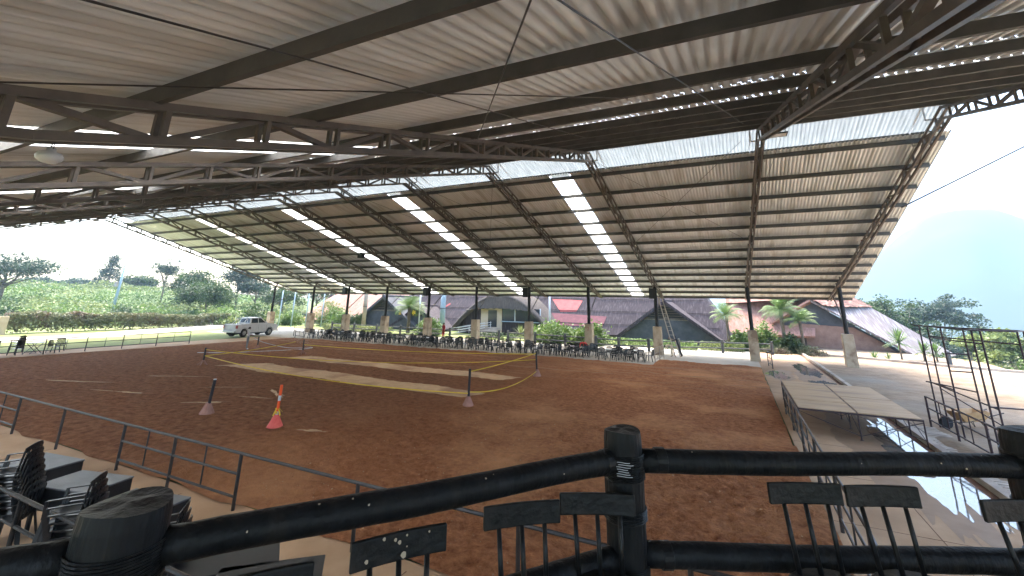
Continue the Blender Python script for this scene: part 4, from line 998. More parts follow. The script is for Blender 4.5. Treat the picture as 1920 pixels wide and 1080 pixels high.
bp_ = MB(); bp_.tube([(14.0,46.2,-.3),(14.0,46.2,1.1)], .16, 10); tagp(bp_.build('bollard', 'fencegrey'), 'dark stump-like post at the far edge of the dry yard', 'bollard')
def pole(x, y, h, r, label, m='bluepost', z=-.1, lean=(0,0)):
    e = empty('pole', (x,y,z), 0, label, 'pole'); b = MB(); b.tube([(0,0,0),(lean[0],lean[1],h)], [r,r*.85], 12); b.build('shaft', m, e, smooth=True)
    b = MB(); b.tube([(0,0,-.02),(0,0,.12)], r*1.25, 12); b.build('base', m, e); 
    if r > .2:
        for zz in (h*.35,h*.7): b = MB(); b.tube([(0,0,zz),(0,0,zz+.08)], r*1.03, 12); b.build('band', 'fencegrey', e)
    return e
pole(-34.6,50.5,9,.36,'thick pale blue pole before the big dark roof')
pole(-46.2,48.5,9,.30,'thick grey pole left of the palm tree','concrete')
pole(-19.4,50.0,7,.12,'thin white pole before the red roof patch','white')
pole(-37.6,49.5,6,.10,'thin white pole right of the palm tree','white')
for (x,y,l) in ((-60.5,46.3,'leftmost'),(-59.3,47.5,'second'),(-58.0,48.9,'third'),(-56.4,50.4,'rightmost')):
    pole(x,y,5.2,.09,'thin pale pole, %s of four before the left shrubs' % l)
ut = empty('utility_pole', (-97,41.5,1.2), 0, 'tall slim concrete utility pole standing before the left hillside', 'utility pole')
b = MB(); b.tube([(0,0,0),(.3,.2,8.6)], [.24,.14], 12); b.build('shaft', 'bluepost', ut, smooth=True)
b = MB(); b.beam((-.9,-.6,7.2),(1.5,1.0,7.2),.1,.1); b.build('crossarm', 'steel', ut)
b = MB(); b.lathe([(.02,0),(.28,0),(.3,.1),(.3,.8),(.02,.9)], 12, (.1,-.4,4.2)); b.build('transformer', 'concrete', ut)
b = MB(); b.beam((.2,.1,5.3),(1.6,1.2,5.7),.06,.06); b.beam((1.4,1.0,5.68),(2.1,1.6,5.75),.22,.1); b.build('street_lamp_arm', 'steel', ut)
# pale wall at the left
b = MB(); b.box(-66.2,-65.8,8,19.8,-.1,1.75); 
wl_ = b.build('garden_wall', 'cream'); tagp(wl_, 'low cream garden wall at the left edge beside the hedge', 'wall')
# ------------------------------------------------------------------ buildings behind
def slab(b, p, q, r, s, t):
    """quad p,q,r,s extruded down by thickness t along its normal"""
    P = [Vector(x) for x in (p,q,r,s)]; n = (P[1]-P[0]).cross(P[3]-P[0]).normalized()
    if n.z < 0: n = -n
    D = [x-n*t for x in P]; b.add(P+D, [(0,1,2,3),(7,6,5,4),(0,4,5,1),(1,5,6,2),(2,6,7,3),(3,7,4,0)]); return b
hall = empty('long_hall', (-24,60,0), 0, 'long hall under a purple-grey shingle roof reaching the ground, three front gables', 'building')
def inh(o): o.parent = hall; o.matrix_parent_inverse = Matrix.Translation((24,-60,0)); return o
def zroof(y): return .5+(y-55.5)*1.08
b = MB()
slab(b, (-47.5,55.5,.5),(-.2,55.5,.5),(-5.6,63.5,9.1),(-47.5,63.5,9.1), .22)
slab(b, (-5.6,63.5,9.1),(-.2,55.5,.5),(-.2,72,.5),(-5.6,64,9.1), .22)
slab(b, (-47.5,64.0,9.1),(-5.6,64,9.1),(-.2,72,.5),(-47.5,72,.5), .22)
b.add([(-47.4,55.8,.3),(-47.4,71.6,.3),(-47.4,63.7,8.8)], [(0,1,2)])
inh(b.build('roof', 'slate'))
b = MB()
for k in range(5): z = 1.6+k*1.5; y = 55.5+(z-.5)/1.075; b.beam((-47,y-.05,z+.06),(-.8-(z)*.55,y-.05,z+.06),.05,.05)
inh(b.build('roof_batten', 'slate'))
def rpatch(poly, m, off=.03):
    b = MB(); vs = [(x, 55.5+(z-.5)/1.075-off, z+off) for x,z in poly]; n = len(vs)
    b.add(vs, [tuple(range(n))]); inh(b.build('roof_patch', m))
rpatch([(-22.6,4.55),(-20.0,4.5),(-18.2,4.4),(-18.7,3.0),(-20.9,2.95)], 'redroof')
rpatch([(-22.0,2.75),(-14.6,2.5),(-14.9,1.3),(-21.4,1.3)], 'maroonroof')
rpatch([(-40.2,2.3),(-39.8,2.6),(-38.6,3.6),(-38.9,3.7)], 'redroof')
def gable(xc, hw, za, yf, wallm, roofm, louvre=True, dep=7.5, z0=.35, name='front_gable'):
    g = MB(); t = .32
    slab(g, (xc,yf-.7,za+.15),(xc-hw-.4,yf-.5,z0),(xc-hw-.4,yf+dep,z0),(xc,yf+dep,za+.15), t)
    slab(g, (xc,yf-.7,za+.15),(xc+hw+.4,yf-.5,z0),(xc+hw+.4,yf+dep,z0),(xc,yf+dep,za+.15), t)
    g.tube([(xc,yf-.8,za+.1),(xc,yf+dep,za+.1)], .2, 8)
    ro = inh(g.build(name, roofm))
    sp = (za-z0)/(hw+.4)
    w = MB(); zc = z0+(za-z0)*.52
    def xw(z): return (za-.25-z)/sp
    w.prism([(xc-xw(-.1),-.1),(xc+xw(-.1),-.1),(xc+xw(zc),zc),(xc-xw(zc),zc)], yf, yf+.2, 'y')
    wo = w.build('gable_wall', wallm, ro); wo.matrix_parent_inverse = Matrix.Identity(4)
    if louvre:
        w = MB(); w.prism([(xc-xw(zc),zc),(xc+xw(zc),zc),(xc,za-.25)], yf+.6, yf+.7, 'y'); o = w.build('dark_loft', 'rubber', ro); o.matrix_parent_inverse = Matrix.Identity(4)
        w = MB(); k = 0; z = zc+.12
        while z < za-.5: w.box(xc-xw(z)+.1, xc+xw(z)-.1, yf+.02, yf+.1, z, z+.045); z += .26
        w.box(xc-.05,xc+.05,yf,yf+.1,zc,za-.4); w.box(xc-xw(zc),xc+xw(zc),yf-.02,yf+.12,zc-.05,zc+.05)
        o = w.build('louvre', 'bark', ro); o.matrix_parent_inverse = Matrix.Identity(4)
    return ro
gable(-7.1, 5.4, 4.45, 53.9, 'slate_dk', 'slate')
gable(-46.9, 5.9, 4.5, 53.4, 'slate_dk', 'slate_dk')
gable(-41.0, 4.6, 3.2, 53.9, 'slate_dk', 'slate', louvre=False)
# middle thatched entrance
g = MB(); xc, yf = -27.3, 53.4; n = 22; prof = []
for k in range(n+1):
    t = k/n; x = -7.4+14.8*t; zz = .35+4.75*math.cos((t-.5)*PI)**.9 if 0 < t < 1 else .35; prof.append((xc+x, zz))
vs = []; 
for y, dz in ((yf-1.1,-.35),(yf-.9,0),(yf+8,.1)):
    vs += [(x,y,max(.2,z+dz)) for x,z in prof]
vs += [(x,yf-.6,max(.15,z-.75)) for x,z in prof]
k1 = n+1
g.add(vs, [(r*k1+i,r*k1+i+1,(r+1)*k1+i+1,(r+1)*k1+i) for r in range(2) for i in range(n)]+[(3*k1+i,3*k1+i+1,i+1,i) for i in range(n)])
en = inh(g.build('thatched_entrance', 'thatch_grey', smooth=True))
def ine(b, name, m):
    o = b.build(name, m, en); o.matrix_parent_inverse = Matrix.Identity(4); return o
# skirt of thatch hanging over door and windows
w = MB(); vs = []; m_ = 30
for k in range(m_+1):
    t = k/m_; x = xc-4.9+9.6*t; top = .35+4.75*math.cos(((x-xc+7.4)/14.8-.5)*PI)**.9
    low = 3.25-.25*math.sin(PI*t)**2*0+.35*((t-.5)*2)**2*-1+.06*math.sin(k*2.3)
    vs += [(x,yf-1.0,max(low+.1,top-.3)),(x,yf-1.15,low),(x,yf-.75,low)]
w.add(vs, [(k*3+j,k*3+3+j,k*3+4+j,k*3+1+j) for k in range(m_) for j in range(2)]); ine(w, 'thatch_fringe', 'thatch_grey')
w = MB(); w.prism([(xc-6.6,-.1),(xc+6.6,-.1),(xc+4.9,3.1),(xc-4.9,3.1)], yf, yf+.2, 'y'); ine(w, 'entrance_wall', 'slate')
w = MB(); w.box(-30.4,-27.3,yf-.14,yf-.02,.0,3.35); ine(w, 'door_surround', 'cream')
w = MB(); w.box(-29.3,-28.0,yf-.17,yf-.145,.9,3.0); ine(w, 'door', 'glass')
for a, d in ((-27.2,-25.5),(-25.3,-23.6),(-23.4,-22.0)):
    w = MB(); w.box(a,d,yf-.1,yf-.06,1.75,3.25); ine(w, 'window', 'glass')
    w = MB(); w.box(d+.03,d+.14,yf-.16,yf-.08,1.7,3.3); ine(w, 'window_frame', 'white')
w = MB(); w.box(-27.25,-21.8,yf-.35,yf-.05,1.6,1.7); ine(w, 'window_sill', 'bluepost')
w = MB()
for k in range(5): w.box(-30.2+.0,-27.4,yf-.5-.32*(k+1),yf-.5-.32*k,-.05,.85-.17*k)
ine(w, 'steps', 'concrete')
w = MB()
for yy in (yf-.5,yf-2.2):
    for z in (.35,.65,.95): w.tube([(-33.6,yy-.4,z-.35),(-28.6,yy,z+.55)], .03, 6)
for k in range(4): w.tube([(-33.4+k*1.6,yf-.7,0),(-33.4+k*1.6,yf-.7,.75+.28*k)], .03, 6)
ine(w, 'handrail', 'white')
# thatched houses left and right
def arch_roof(name, loc, x0, x1, y0, y1, zr_, m, label, over=.9):
    e = empty(name, loc, 0, label, 'building'); return e
hl = empty('thatched_house', (-60,62,0), 0, 'house with a pinkish weathered thatch roof at the left, behind shrubs', 'building')
def roof_sheet_poly(pts, m, parent, name='roof', t=.35):
    b = MB(); slab(b, *pts, t); return b.build(name, m, parent)
# left house: ridge along X, front slope towards camera, concave eave on the left
b = MB(); n = 14; vs = []
for i in range(n+1):
    t = i/n
    for j in range(9):
        s = j/8; x = -9.5+20.5*t; z = 5.5-4.9*s**1.15+.12*math.sin(t*20)*.3; y = -7.5*s+1.5
        if t < .22: z -= (1-(t/.22))**1.5*(1.2+0*s); y += 0; 
        vs.append((x+(-.6*s if t<.1 else 0), y, max(z,.2)))
b.add(vs, [(i*9+j,i*9+j+1,(i+1)*9+j+1,(i+1)*9+j) for i in range(n) for j in range(8)])
b.add([(x,1.5+8*(s),5.5-4.9*s) for x in (-9.5,11) for s in (0,1)], [(0,1,3,2)])
b.build('roof', 'thatch_pink', hl, smooth=True)
b = MB(); b.prism([(-5.5,-.3),(8.5,-.3),(1.5,4.9)], -9.3, -9.1, 'x'); b.box(-9.2,10.5,-4.6,-4.4,-.3,1.4); b.build('wall', 'slate_dk', hl)
hr = empty('thatched_house', (9,60,0), 0, 'house at the right, pink thatch ridge and pale sheet roof sloping down right', 'building')
def inr(o): o.parent = hr; o.matrix_parent_inverse = Matrix.Translation((-9,-60,0)); return o
# gable end towards the camera at y=58.5, ridge runs back; right slope long, left slope hidden by plants
ax, az_ = 7.2, 4.95
b = MB(); slab(b, (ax,58.0,az_),(15.9,57.2,-.7),(21.5,68.5,-.7),(13.5,68.5,az_+.1), .18); inr(b.build('roof', 'thatch_pale'))
def tuft_slab(name, P, m, nu=26, nv=10, amp=.16):
    P = [Vector(p) for p in P]; b = MB(); vs = []
    for i in range(nu+1):
        for j in range(nv+1):
            t, s = i/nu, j/nv; p = (P[0].lerp(P[1],t)).lerp(P[3].lerp(P[2],t), s)
            vs.append(p+Vector((0,0,amp*(random.random()-.3)+.1)))
    b.add(vs, [(i*(nv+1)+j,(i+1)*(nv+1)+j,(i+1)*(nv+1)+j+1,i*(nv+1)+j+1) for i in range(nu) for j in range(nv)])
    return b.build(name, m)
o = inr(tuft_slab('ridge_thatch', [(ax-.3,57.8,az_+.1),(13.3,68.6,az_+.25),(14.9,68.7,az_-.8),(ax+1.5,57.5,az_-.85)], 'thatch_pink')); 
o = inr(tuft_slab('ridge_thatch', [(ax-.2,58.0,az_+.1),(13.3,68.6,az_+.25),(7.0,69,az_-1.4),(-1.4,62.0,az_-.7)], 'thatch_pink'))
b = MB(); slab(b, (ax,58.0,az_),(3.2,58.2,2.4),(7,70,2.4),(13.5,68.5,az_), .2); inr(b.build('roof', 'thatch_pink'))
b = MB(); slab(b, (-1.0,57.6,1.2),(7.2,57.6,1.2),(8.5,63,5.15),(-1.0,63,5.15), .25); slab(b, (-1.0,63,5.15),(8.5,63,5.15),(8.5,68,1.2),(-1.0,68,1.2), .25); inr(b.build('roof', 'thatch_pink'))
b = MB(); b.box(-.6,6.5,58.6,67,-.8,1.8); inr(b.build('wall', 'earthwall')) if 'earthwall' in M_ else inr(b.build('wall', 'thatch_grey'))
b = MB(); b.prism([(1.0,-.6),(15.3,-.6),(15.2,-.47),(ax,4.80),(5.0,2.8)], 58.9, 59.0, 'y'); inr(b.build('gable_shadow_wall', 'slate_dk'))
b = MB(); b.prism([(5.2,-.7),(14.7,-.7),(13.0,.8),(10.8,2.15),(5.2,2.45)], 58.7, 58.85, 'y')
M_['earthwall'] = mat('earth_wall', (.17,.095,.07), (.25,.155,.115), 1.5, .95, .3, 6); inr(b.build('wall', 'earthwall'))
# ------------------------------------------------------------------ vegetation
def leaf_mesh(name, cen, size, m, parent=None, up=.35, asp=.6, dirs=None):
    """cen: Nx3 points; each becomes one leaf quad"""
    n = len(cen); a = rng.normal(size=(n,3)); a[:,2] *= .6; a /= np.linalg.norm(a,axis=1,keepdims=True)
    if dirs is not None: a = dirs
    c = rng.normal(size=(n,3)); c[:,2] += up*3
    b_ = np.cross(a, c); b_ /= np.linalg.norm(b_,axis=1,keepdims=True)+1e-9
    s = (size*rng.uniform(.6,1.3,(n,1)))
    p = cen[:,None,:]+np.stack([-a*s*.5, b_*s*asp*.5, a*s*.5, -b_*s*asp*.5], 1)
    p[:,1,2] += 0; f = np.arange(n*4).reshape(-1,4)
    return npmesh(name, p.reshape(-1,3), f, m, parent)
def clumps(n_cl, per, rad, crad, zc, flat=1., shell=.55):
    d = rng.normal(size=(n_cl,3)); d /= np.linalg.norm(d,axis=1,keepdims=True); d[:,2] = np.where(d[:,2] < -.35, -d[:,2]*.4, d[:,2])
    r = rng.uniform(shell, 1, (n_cl,1)); c = d*r*np.array(rad); c[:,2] += zc
    q = rng.normal(size=(n_cl,per,3)); q /= np.linalg.norm(q,axis=2,keepdims=True)+1e-9
    q *= rng.uniform(.3,1,(n_cl,per,1))*np.array(crad)*rng.uniform(.6,1.25,(n_cl,1,1)); q[:,:,2] *= flat
    return (c[:,None,:]+q).reshape(-1,3), c
def tree(x, y, h, w, label, m='leaf', trunk=.35, ncl=46, per=70, leaf=.3, flat=.8, z=None, cat='tree', group=None, crown=.62, name='tree', cr=None, shell=.5):
    z0 = float(terrain_h(np.array(x*1.), np.array(y*1.))) if z is None else z
    e = empty(name, (x,y,z0-.1), 0, label, cat, group)
    ch = h*crown; zc = h-ch/2
    ncl = int(ncl*1.5); leaf *= 1.12
    pts, cc = clumps(ncl, per, (w/2*.85,w/2*.85,ch/2*.9), cr or (w*.14), zc, flat, shell)
    b = MB(); tr = trunk
    b.tube([(0,0,0),(w*.02,0,h*.25),(-w*.02,w*.01,h*.45),(0,0,h*.72)], [tr*.5,tr*.4,tr*.3,tr*.12], 8)
    for k in range(min(14, ncl)):
        c = cc[k]; s0 = Vector((0,0,h*random.uniform(.28,.55))); c_ = Vector(c); mid = s0.lerp(c_,.5)+Vector((0,0,-.04*h)); b.tube([s0, mid, c_], [tr*.2,tr*.13,tr*.04], 5)
    b.build('trunk', 'bark', e, smooth=True)
    leaf_mesh('crown', pts, leaf, m, e)
    return e
def polar(azd, d): a = math.radians(azd); return d*math.sin(a), d*math.cos(a)
def bush(x, y, w, h, label, m='leaf', leaf=.2, n=1600, group=None, z=None, name='shrub', cat='shrub', asp=.6):
    z0 = float(terrain_h(np.array(x*1.), np.array(y*1.))) if z is None else z
    e = empty(name, (x,y,z0), 0, label, cat, group)
    ncl = max(8, n//60); d = rng.normal(size=(ncl,3)); d /= np.linalg.norm(d,axis=1,keepdims=True); d[:,2] = abs(d[:,2])
    c = d*rng.uniform(.45,.9,(ncl,1))*np.array((w/2,w/2,h*.85)); q = rng.normal(size=(ncl,60,3))*np.array((w*.085,w*.085,h*.09))
    pts = (c[:,None]+q).reshape(-1,3); pts[:,2] = np.clip(pts[:,2], .03, None)
    leaf_mesh('foliage', pts, leaf, m, e, asp=asp)
    b = MB()
    for k in range(6): b.tube([(0,0,-.05), tuple(c[k]*.5), tuple(c[k])], [.04,.03,.01], 5)
    b.build('stem', 'bark', e); return e
def palm(x, y, h, L, label, nf=26, m='palm', z=-.05, fruit=False, name='palm_tree', trunk=.16, up=1.0, cat='palm', group=None, segs=9, wd=.055):
    e = empty(name, (x,y,z), 0, label, cat, group)
    b = MB(); b.tube([(0,0,0),(.04,0,h*.5),(0,0,h)], [trunk*1.2,trunk,trunk*1.1], 9); b.build('trunk', 'bark', e, smooth=True)
    V = []; F = []
    for k in range(nf):
        t = 2*PI*k/nf*2.399+random.uniform(-.2,.2); el = random.uniform(-.15,1.25)*up; d = Vector((math.cos(t),math.sin(t),0)); sd_ = Vector((-d.y,d.x,0)); l_ = L*random.uniform(.8,1.1)
        prev = Vector((0,0,h)); pts = []
        for i in range(segs+1):
            s = i/segs; ang = el-s*s*1.5; pts.append(prev.copy()); prev = prev+(d*math.cos(ang)+Vector((0,0,math.sin(ang))))*l_/segs
        for i in range(segs):
            p, q = pts[i], pts[i+1]; ww = L*.24*math.sin(PI*min(1,(i+.6)/segs)**.8)+.04
            for sub in range(3):
                r0 = p.lerp(q, sub/3)
                for s in (-1,1):
                    tip = r0+sd_*s*ww+(q-p).normalized()*ww*.7-Vector((0,0,ww*.35)); w2 = (q-p).normalized()*wd*L*.35
                    n0 = len(V); V += [r0-w2*.5, r0+w2*.5, tip+w2*.1, tip-w2*.1]; F.append((n0,n0+1,n0+2,n0+3))
    npmesh('fronds', [tuple(v) for v in V], F, m, e)
    if fruit:
        for s in (-1.,1.):
            b = MB()
            for k in range(26): c = Vector((s*L*.42+random.gauss(0,.1), random.gauss(0,.1)-.5, h-.55+random.gauss(0,.14))); b.box(c.x-.05,c.x+.05,c.y-.05,c.y+.05,c.z-.05,c.z+.05)
            b.build('fruit_bunch', 'yellow', e)
    return e
def spiky(x, y, h, L, label, n=60, z=-.05, name='yucca', group=None, m='palm'):
    e = empty(name, (x,y,z), 0, label, 'plant', group); b = MB(); b.tube([(0,0,0),(0,0,h)], .07, 7); b.build('stem', 'bark', e)
    V = []; F = []
    for k in range(n):
        t = random.uniform(0,2*PI); el = random.uniform(-.4,1.4); d = Vector((math.cos(t)*math.cos(el),math.sin(t)*math.cos(el),math.sin(el))); s = d.cross(Vector((0,0,1))).normalized()*.045*L*1.2
        o = Vector((0,0,h-.2*random.random())); n0 = len(V); V += [o-s*.5, o+s*.5, o+d*L*.6+s*.6, o+d*L-Vector((0,0,.08*L)), o+d*L*.6-s*.6]; F.append((n0,n0+1,n0+2,n0+4)); F.append((n0+4,n0+2,n0+3,n0+3))
    b = MB(); b.v = [tuple(v) for v in V]; b.f = [f if f[2] != f[3] else f[:3] for f in F]; b.m = [0]*len(F); b.build('leaves', m, e); return e
G1 = 'trees on the left skyline'
def ptree(azd, d, h, w, label, **k): x, y = polar(azd, d); return tree(x, y, h, w, label, **k)
ptree(-74.2, 112, 8.6, 15, 'broad dark spreading tree at the far left edge', m='leaf_dk', leaf=.34, ncl=60, per=80, flat=.5, group=G1, crown=.7, trunk=.7)
x, y = polar(-67.6, 150); 
e = empty('conifer', (x,y,float(terrain_h(np.array(x),np.array(y)))), 0, 'lone cone-shaped tree on the left skyline near the utility pole', 'tree', G1)
cz = rng.uniform(0,1,(70,1)); th = rng.uniform(0,2*PI,(70,1)); rr = (1-cz)*3.6*rng.uniform(.5,1,(70,1)); cc = np.concatenate([rr*np.cos(th), rr*np.sin(th), 1+cz*7.0],1)
pts = (cc[:,None]+rng.normal(size=(70,50,3))*np.array((.55,.55,.3))).reshape(-1,3); leaf_mesh('crown', pts, .4, 'leaf_dk', e)
b = MB(); b.tube([(0,0,0),(0,0,7.8)], [.3,.05], 7); b.build('trunk', 'bark', e)
ptree(-63.4, 125, 10.6, 9, 'slender airy tree rising above the left scrub', m='leaf_dk', leaf=.34, ncl=30, per=60, flat=.6, group=G1, crown=.75, cr=1.1, shell=.2)
ptree(-61.0, 112, 8.6, 10, 'rounded mid green tree left of the largest one', m='leaf', leaf=.34, group=G1, crown=.8, ncl=60)
ptree(-59.6, 98, 6.9, 12, 'largest round green tree behind the lawn', m='leaf', leaf=.32, ncl=90, per=80, group=G1, crown=.92)
ptree(-57.0, 118, 11.4, 10, 'tall feathery dark tree touching the roof edge', m='leaf_dk', leaf=.36, ncl=60, per=60, flat=.9, group=G1, crown=.8, shell=.2, cr=1.3)
ptree(-55.2, 116, 8.0, 9, 'dark drooping tree right of the feathery one', m='leaf_dk', leaf=.36, ncl=50, per=60, group=G1, crown=.85)
ptree(-52.5, 105, 6.5, 10, 'green tree seen between the two leftmost columns', m='leaf', leaf=.32, ncl=50, group=G1, crown=.85)
ptree(-49.0, 110, 8.0, 12, 'hazy tree behind the thatch roof at the left', m='leaf', leaf=.32, ncl=50, group=G1, crown=.7)
ptree(-65.5, 150, 3.5, 10, 'low tree on the skyline right of the utility pole', m='leaf', leaf=.4, ncl=40, group=G1, crown=.9)
# dark tree line on the ridge
N = 7000; azs = rng.uniform(-73.5,-64,N); ds = rng.uniform(165,185,N); px_ = ds*np.sin(np.radians(azs)); py_ = ds*np.cos(np.radians(azs)); pz_ = terrain_h(px_,py_)+rng.uniform(0,1,N)**.6*(2.2+1.2*vnoise(azs,azs*0,1.1))
o = leaf_mesh('tree_line', np.stack([px_,py_,pz_],1), .7, 'leaf_dk'); tagp(o, 'dark distant tree line on the left ridge', 'tree line', kind='stuff')
# scrub on the hillside
N = 42000; azs = rng.uniform(-79,-50,N); ds = rng.uniform(80,150,N); px_ = ds*np.sin(np.radians(azs)); py_ = ds*np.cos(np.radians(azs))
hh = vnoise(px_,py_,.16,2)*1.9+vnoise(px_,py_,.5,7)*.8; pz_ = terrain_h(px_,py_)+rng.uniform(0,1,N)**.5*hh
sel = vnoise(px_,py_,.11,9); P = np.stack([px_,py_,pz_],1)
for nm, mk, mm in (('light scrub and tall grass over the left hillside', sel < .5, 'leaf_yl'), ('darker scrub in patches over the left hillside', sel >= .5, 'leaf_lt')):
    o = leaf_mesh('scrub', P[mk], .42, mm); tagp(o, nm, 'scrub', kind='stuff')
HB = [(-71.5,-80.3,24),]
for k, (azd, d, w, h, m) in enumerate([(-73.6,88,5,3.2,'leaf'),(-70.2,92,6,3.0,'leaf_lt'),(-68.4,86,4,2.2,'leaf_yl'),(-66.0,90,5,3.2,'leaf'),(-64.0,88,6,2.6,'leaf_lt'),(-57.0,84,6,3.4,'leaf_lt'),(-54.8,78,5,3.8,'leaf')]):
    x, y = polar(azd, d); bush(x, y, w, h, ['rounded bush low on the left hillside nearest the frame edge','wide bright bush above the hedge','small yellow-green bush above the hedge middle','mid green bush just left of the utility pole','bright bush right of the utility pole','wide pale bush left of the truck roof','tall leafy bush directly above the truck'][k], m=m, leaf=.32, n=1500, group='bushes on the left hillside')
# hedge
N = 16000; t = rng.uniform(0,1,N); hx = -67.4+rng.uniform(-.9,.9,N)-3.5*sstep(.55,1,t); hy = 20+26*t; hz = rng.uniform(0,1,N)**.6*(2.0-.8*t+.35*vnoise(hy,hx*0,.9))
o = leaf_mesh('hedge', np.stack([hx,hy,hz],1), .27, 'leaf_dry'); tagp(o, 'long croton hedge with reddish leaves beyond the left lawn', 'hedge')
# shrubs between left columns
for k, (x, y, w, h, m) in enumerate([(-62.5,50,4.0,3.0,'leaf_lt'),(-58.3,53,4.4,4.6,'leaf_yl'),(-55.3,52,3.6,4.0,'leaf_lt'),(-52.6,50.5,3.6,3.4,'leaf_lt'),(-50.8,52,3.0,2.6,'leaf')]):
    bush(x, y, w, h, ['leafy bush behind the truck nose','tall yellow-green shrub between the first two columns','bright shrub behind the second column','glossy shrub right of the second column','dark shrub beside the left thatch roof'][k], m=m, leaf=.26, n=2600, group='shrubs behind the left columns')
# palms and bushes near the hall
palm(-38.9,49.0,3.1,2.7,'large round palm tree with yellow fruit before the dark hall', nf=46, fruit=True, trunk=.2)
bush(-34.6,47.6,3.4,2.7,'bright leafy bush between the palm tree and the thick blue pole','leaf_lt',.3,2400,group='glossy bushes before the hall')
bush(-17.6,47.6,5.6,2.7,'wide glossy bush before the hall between two columns','leaf_lt',.32,4200,group='glossy bushes before the hall')
bush(-13.9,46.6,3.9,3.0,'round glossy bush behind the numbered pedestal','leaf_lt',.30,3400,group='glossy bushes before the hall')
spiky(-21.9,47.4,.7,1.3,'yellow-green spiky plant left of the glossy bush', 60, m='leaf_yl')
spiky(-20.3,47.6,.8,1.3,'spiky plant touching the wide glossy bush', 60, m='leaf_lt')
for k, (xa, xb, y, m, l) in enumerate([(-35,-32.5,46.6,'leaf','low clipped hedge left of the entrance steps'),(-27.3,-23.6,46.4,'leaf','low clipped hedge before the entrance wall'),(-13.2,-3.6,47.8,'leaf_lt','low light green hedge before the louvred gable'),(-3.4,.4,48.6,'leaf_yl','low yellow-green hedge at the right end of the hall'),(-52,-40,47,'leaf_yl','low yellow-green hedge below the left dark gable'),(-23,-22,46.3,'leaf_yl','small yellow bush in the gate gap')]):
    N = int((xb-xa)*420); q = np.stack([rng.uniform(xa,xb,N), y+rng.uniform(-.6,.6,N)+.08*(rng.uniform(xa,xb,N)-xa), rng.uniform(0,.75,N)], 1); q[:,1] = y+rng.uniform(-.6,.6,N)
    o = leaf_mesh('hedge', q, .16, m); tagp(o, l, 'hedge')
# plants before the right house
palm(-.9,50.6,3.3,2.0,'slim palm with pale fronds left of the second column from the right', nf=34, trunk=.13)
palm(3.9,51.6,3.9,2.3,'taller palm with arching fronds before the pink thatch roof', nf=40, trunk=.16)
palm(5.3,50.8,2.9,1.9,'shorter palm right of the taller one before the pink thatch', nf=30, trunk=.13)
for k, (x, y, w, h, m) in enumerate([(.1,51,2.4,2.2,'leaf_lt'),(2.2,51.2,3.0,3.4,'leaf_lt'),(4.6,50.9,2.6,2.2,'leaf'),(3.0,49.7,2.6,.9,'leaf_dry'),(5.6,50.0,3.2,1.0,'leaf_dry')]):
    bush(x, y, w, h, ['small bright bush under the slim palm','banana-like broad leaved clump between the palms','dense green bush under the taller palm','grey-green low plant by the fence end','grey-green low plant before the right house wall'][k], m=m, leaf=.3 if k < 3 else .18, n=2200, group='plants before the right house', z=-.05, asp=.45)
spiky(12.3,50.6,1.5,1.4,'taller single-stem yucca before the pale sloping roof', 80)
spiky(13.7,50.3,.8,1.15,'middle yucca of the row before the sloping roof', 70)
spiky(14.6,50.6,.8,1.0,'rightmost low yucca by the yard kerb', 60)
spiky(10.3,49.9,.1,.8,'low agave rosette right of the rightmost column', 46, name='agave')
spiky(11.2,49.7,.1,.7,'low agave rosette between the column and the yuccas', 46, name='agave')
# trees in the valley on the right
G2 = 'trees in the valley on the right'
def vtree(azd, d, top, h, w, label, **k):
    x, y = polar(azd, d); return tree(x, y, h, w, label, z=top-h, group=G2, **{**k, 'per': int(k.get('per',70)*1.4)})
vtree(11.6, 78, 7.0, 12, 9, 'airy light green tree behind the thatched house ridge', m='leaf', leaf=.26, ncl=70, per=60, flat=.6, crown=.7, shell=.3, cr=1.1)
vtree(14.0, 82, 6.5, 14, 10, 'broad mid green tree above the sloping pale roof', m='leaf', leaf=.28, ncl=90, per=70, flat=.5, crown=.8, shell=.3, cr=1.2)
vtree(16.6, 96, 7.2, 14, 12, 'dark flat-topped tree standing highest at the right', m='leaf_dk', leaf=.32, ncl=70, per=70, flat=.45, crown=.6, shell=.3, cr=1.4)
vtree(16.0, 76, 2.6, 12, 9, 'green tree at the lower end of the pale roof', m='leaf_dk', leaf=.28, ncl=80, per=70, crown=.9)
vtree(18.2, 84, 3.0, 12, 8, 'tree behind the left leg of the tall pipe frame', m='leaf', leaf=.28, ncl=60, per=60, crown=.8)
vtree(19.0, 62, 2.6, 10, 5.0, 'thin trumpet-like tree with sparse flat crown', m='leaf_yl', leaf=.3, ncl=14, per=60, flat=.35, crown=.35, cr=.9)
vtree(20.7, 58, 3.0, 10, 4.6, 'light tree with layered crown behind the pipe frame', m='leaf_yl', leaf=.3, ncl=18, per=80, flat=.4, crown=.42, cr=.9)
vtree(22.6, 64, 2.2, 10, 8, 'green tree at the right edge of the frame', m='leaf', leaf=.28, ncl=50, per=70, crown=.8)
vtree(21.8, 52, .9, 8, 5.6, 'bright green low crown behind the pipe frame right side', m='leaf_lt', leaf=.26, ncl=60, per=80, flat=.6, crown=.6)
vtree(25.0, 66, 3.0, 12, 9, 'tree just outside the right edge', m='leaf', leaf=.28, ncl=60, per=60, crown=.8)
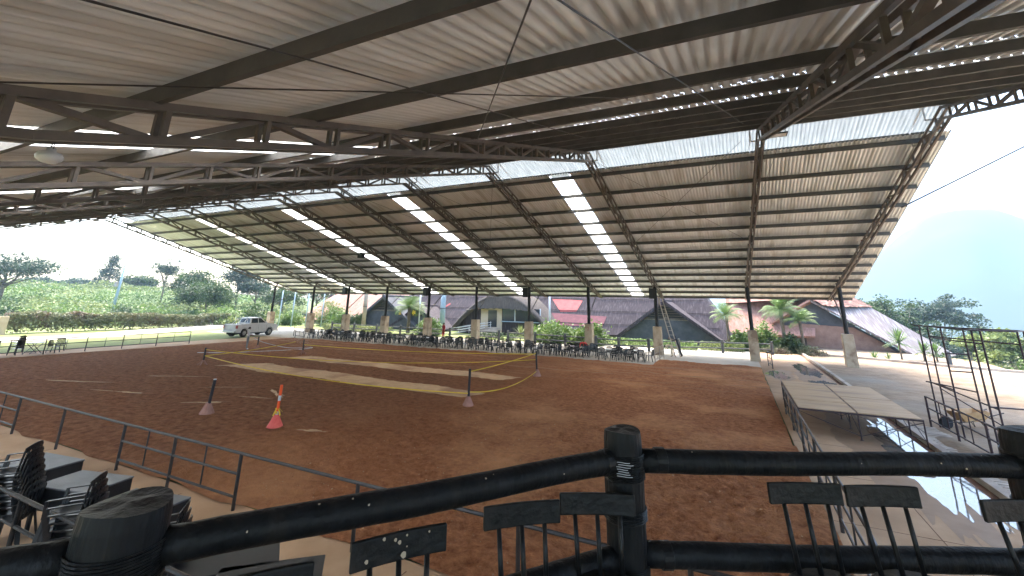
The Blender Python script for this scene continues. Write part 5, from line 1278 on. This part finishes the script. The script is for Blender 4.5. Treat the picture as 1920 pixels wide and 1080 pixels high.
for k, (x, y, w, h, top, m) in enumerate([(17.5,52,5,3,1.1,'leaf_yl'),(19.5,50,5,3,.8,'leaf_dry'),(21.5,48,5,3,.6,'leaf'),(20.5,53,6,3.4,1.3,'leaf_lt'),(23.5,46,5,3,.5,'leaf_dry'),(16.2,55,4,2.6,.9,'leaf'),(24,51,6,3.2,.9,'leaf')]):
    bush(x, y, w, h, ['yellow-green shrub beyond the yard kerb, leftmost','olive shrub beyond the yard kerb','dark green shrub beyond the kerb behind the frame','bright shrub behind the olive one','olive shrub near the right edge beyond the kerb','low green shrub at the foot of the pale roof','large green shrub at the far right beyond the kerb'][k], m=m, leaf=.24, n=2400, group='shrubs beyond the yard kerb', z=top-h)
# leaf litter and pale crumbs on the dirt
b = MB()
for k in range(420):
    x = random.uniform(-10,1.1); y = 7.1+random.random()**1.4*9; s = random.uniform(.008,.022); t = random.uniform(0,6.28)
    z = .065
    b.add([(x+s*math.cos(t+a)*(1+.5*(j%2)), y+s*math.sin(t+a)*.7, z+.012*(j%3)) for j,a in enumerate((0,1.6,3.1,4.7))], [(0,1,2,3)])
tagp(b.build('wood_chips', 'sand'), 'scattered pale chips on the near dirt', 'wood chips', kind='stuff')
for k, (cx, cy, rx, ry, rot_) in enumerate([(-23.8,11.3,.9,.1,.3),(-28.5,11.4,1.1,.12,.4),(-18.9,11.9,.75,.1,.7),(-18.1,14.3,.8,.12,-.5),(-18.2,13.4,.5,.08,.3),(-26.3,14.6,1.0,.1,.5),(-12.2,11.2,.5,.08,.2),(-21.5,14.0,.6,.07,.6)]):
    sheet('pale_scuff', blob('p', cx, cy, rx, ry, 0, None, seed=k+40, rot=rot_, rough=.9), .058, 'sand')
# ------------------------------------------------------------------ haze
b = MB(); b.box(-376,1508,-186,1906,-46,330)
hz = b.build('haze', 'white'); hz.data.materials.clear(); tagp(hz, kind='stuff')
hm = bpy.data.materials.new('haze'); hm.use_nodes = True; hn = hm.node_tree.nodes; hn.clear()
ho = hn.new('ShaderNodeOutputMaterial'); hv = hn.new('ShaderNodeVolumePrincipled'); hm.node_tree.links.new(hv.outputs[0], ho.inputs['Volume'])
hv.inputs['Color'].default_value = (.265,.375,.49,1); hv.inputs['Density'].default_value = .0010; hv.inputs['Anisotropy'].default_value = .2
hz.data.materials.append(hm)
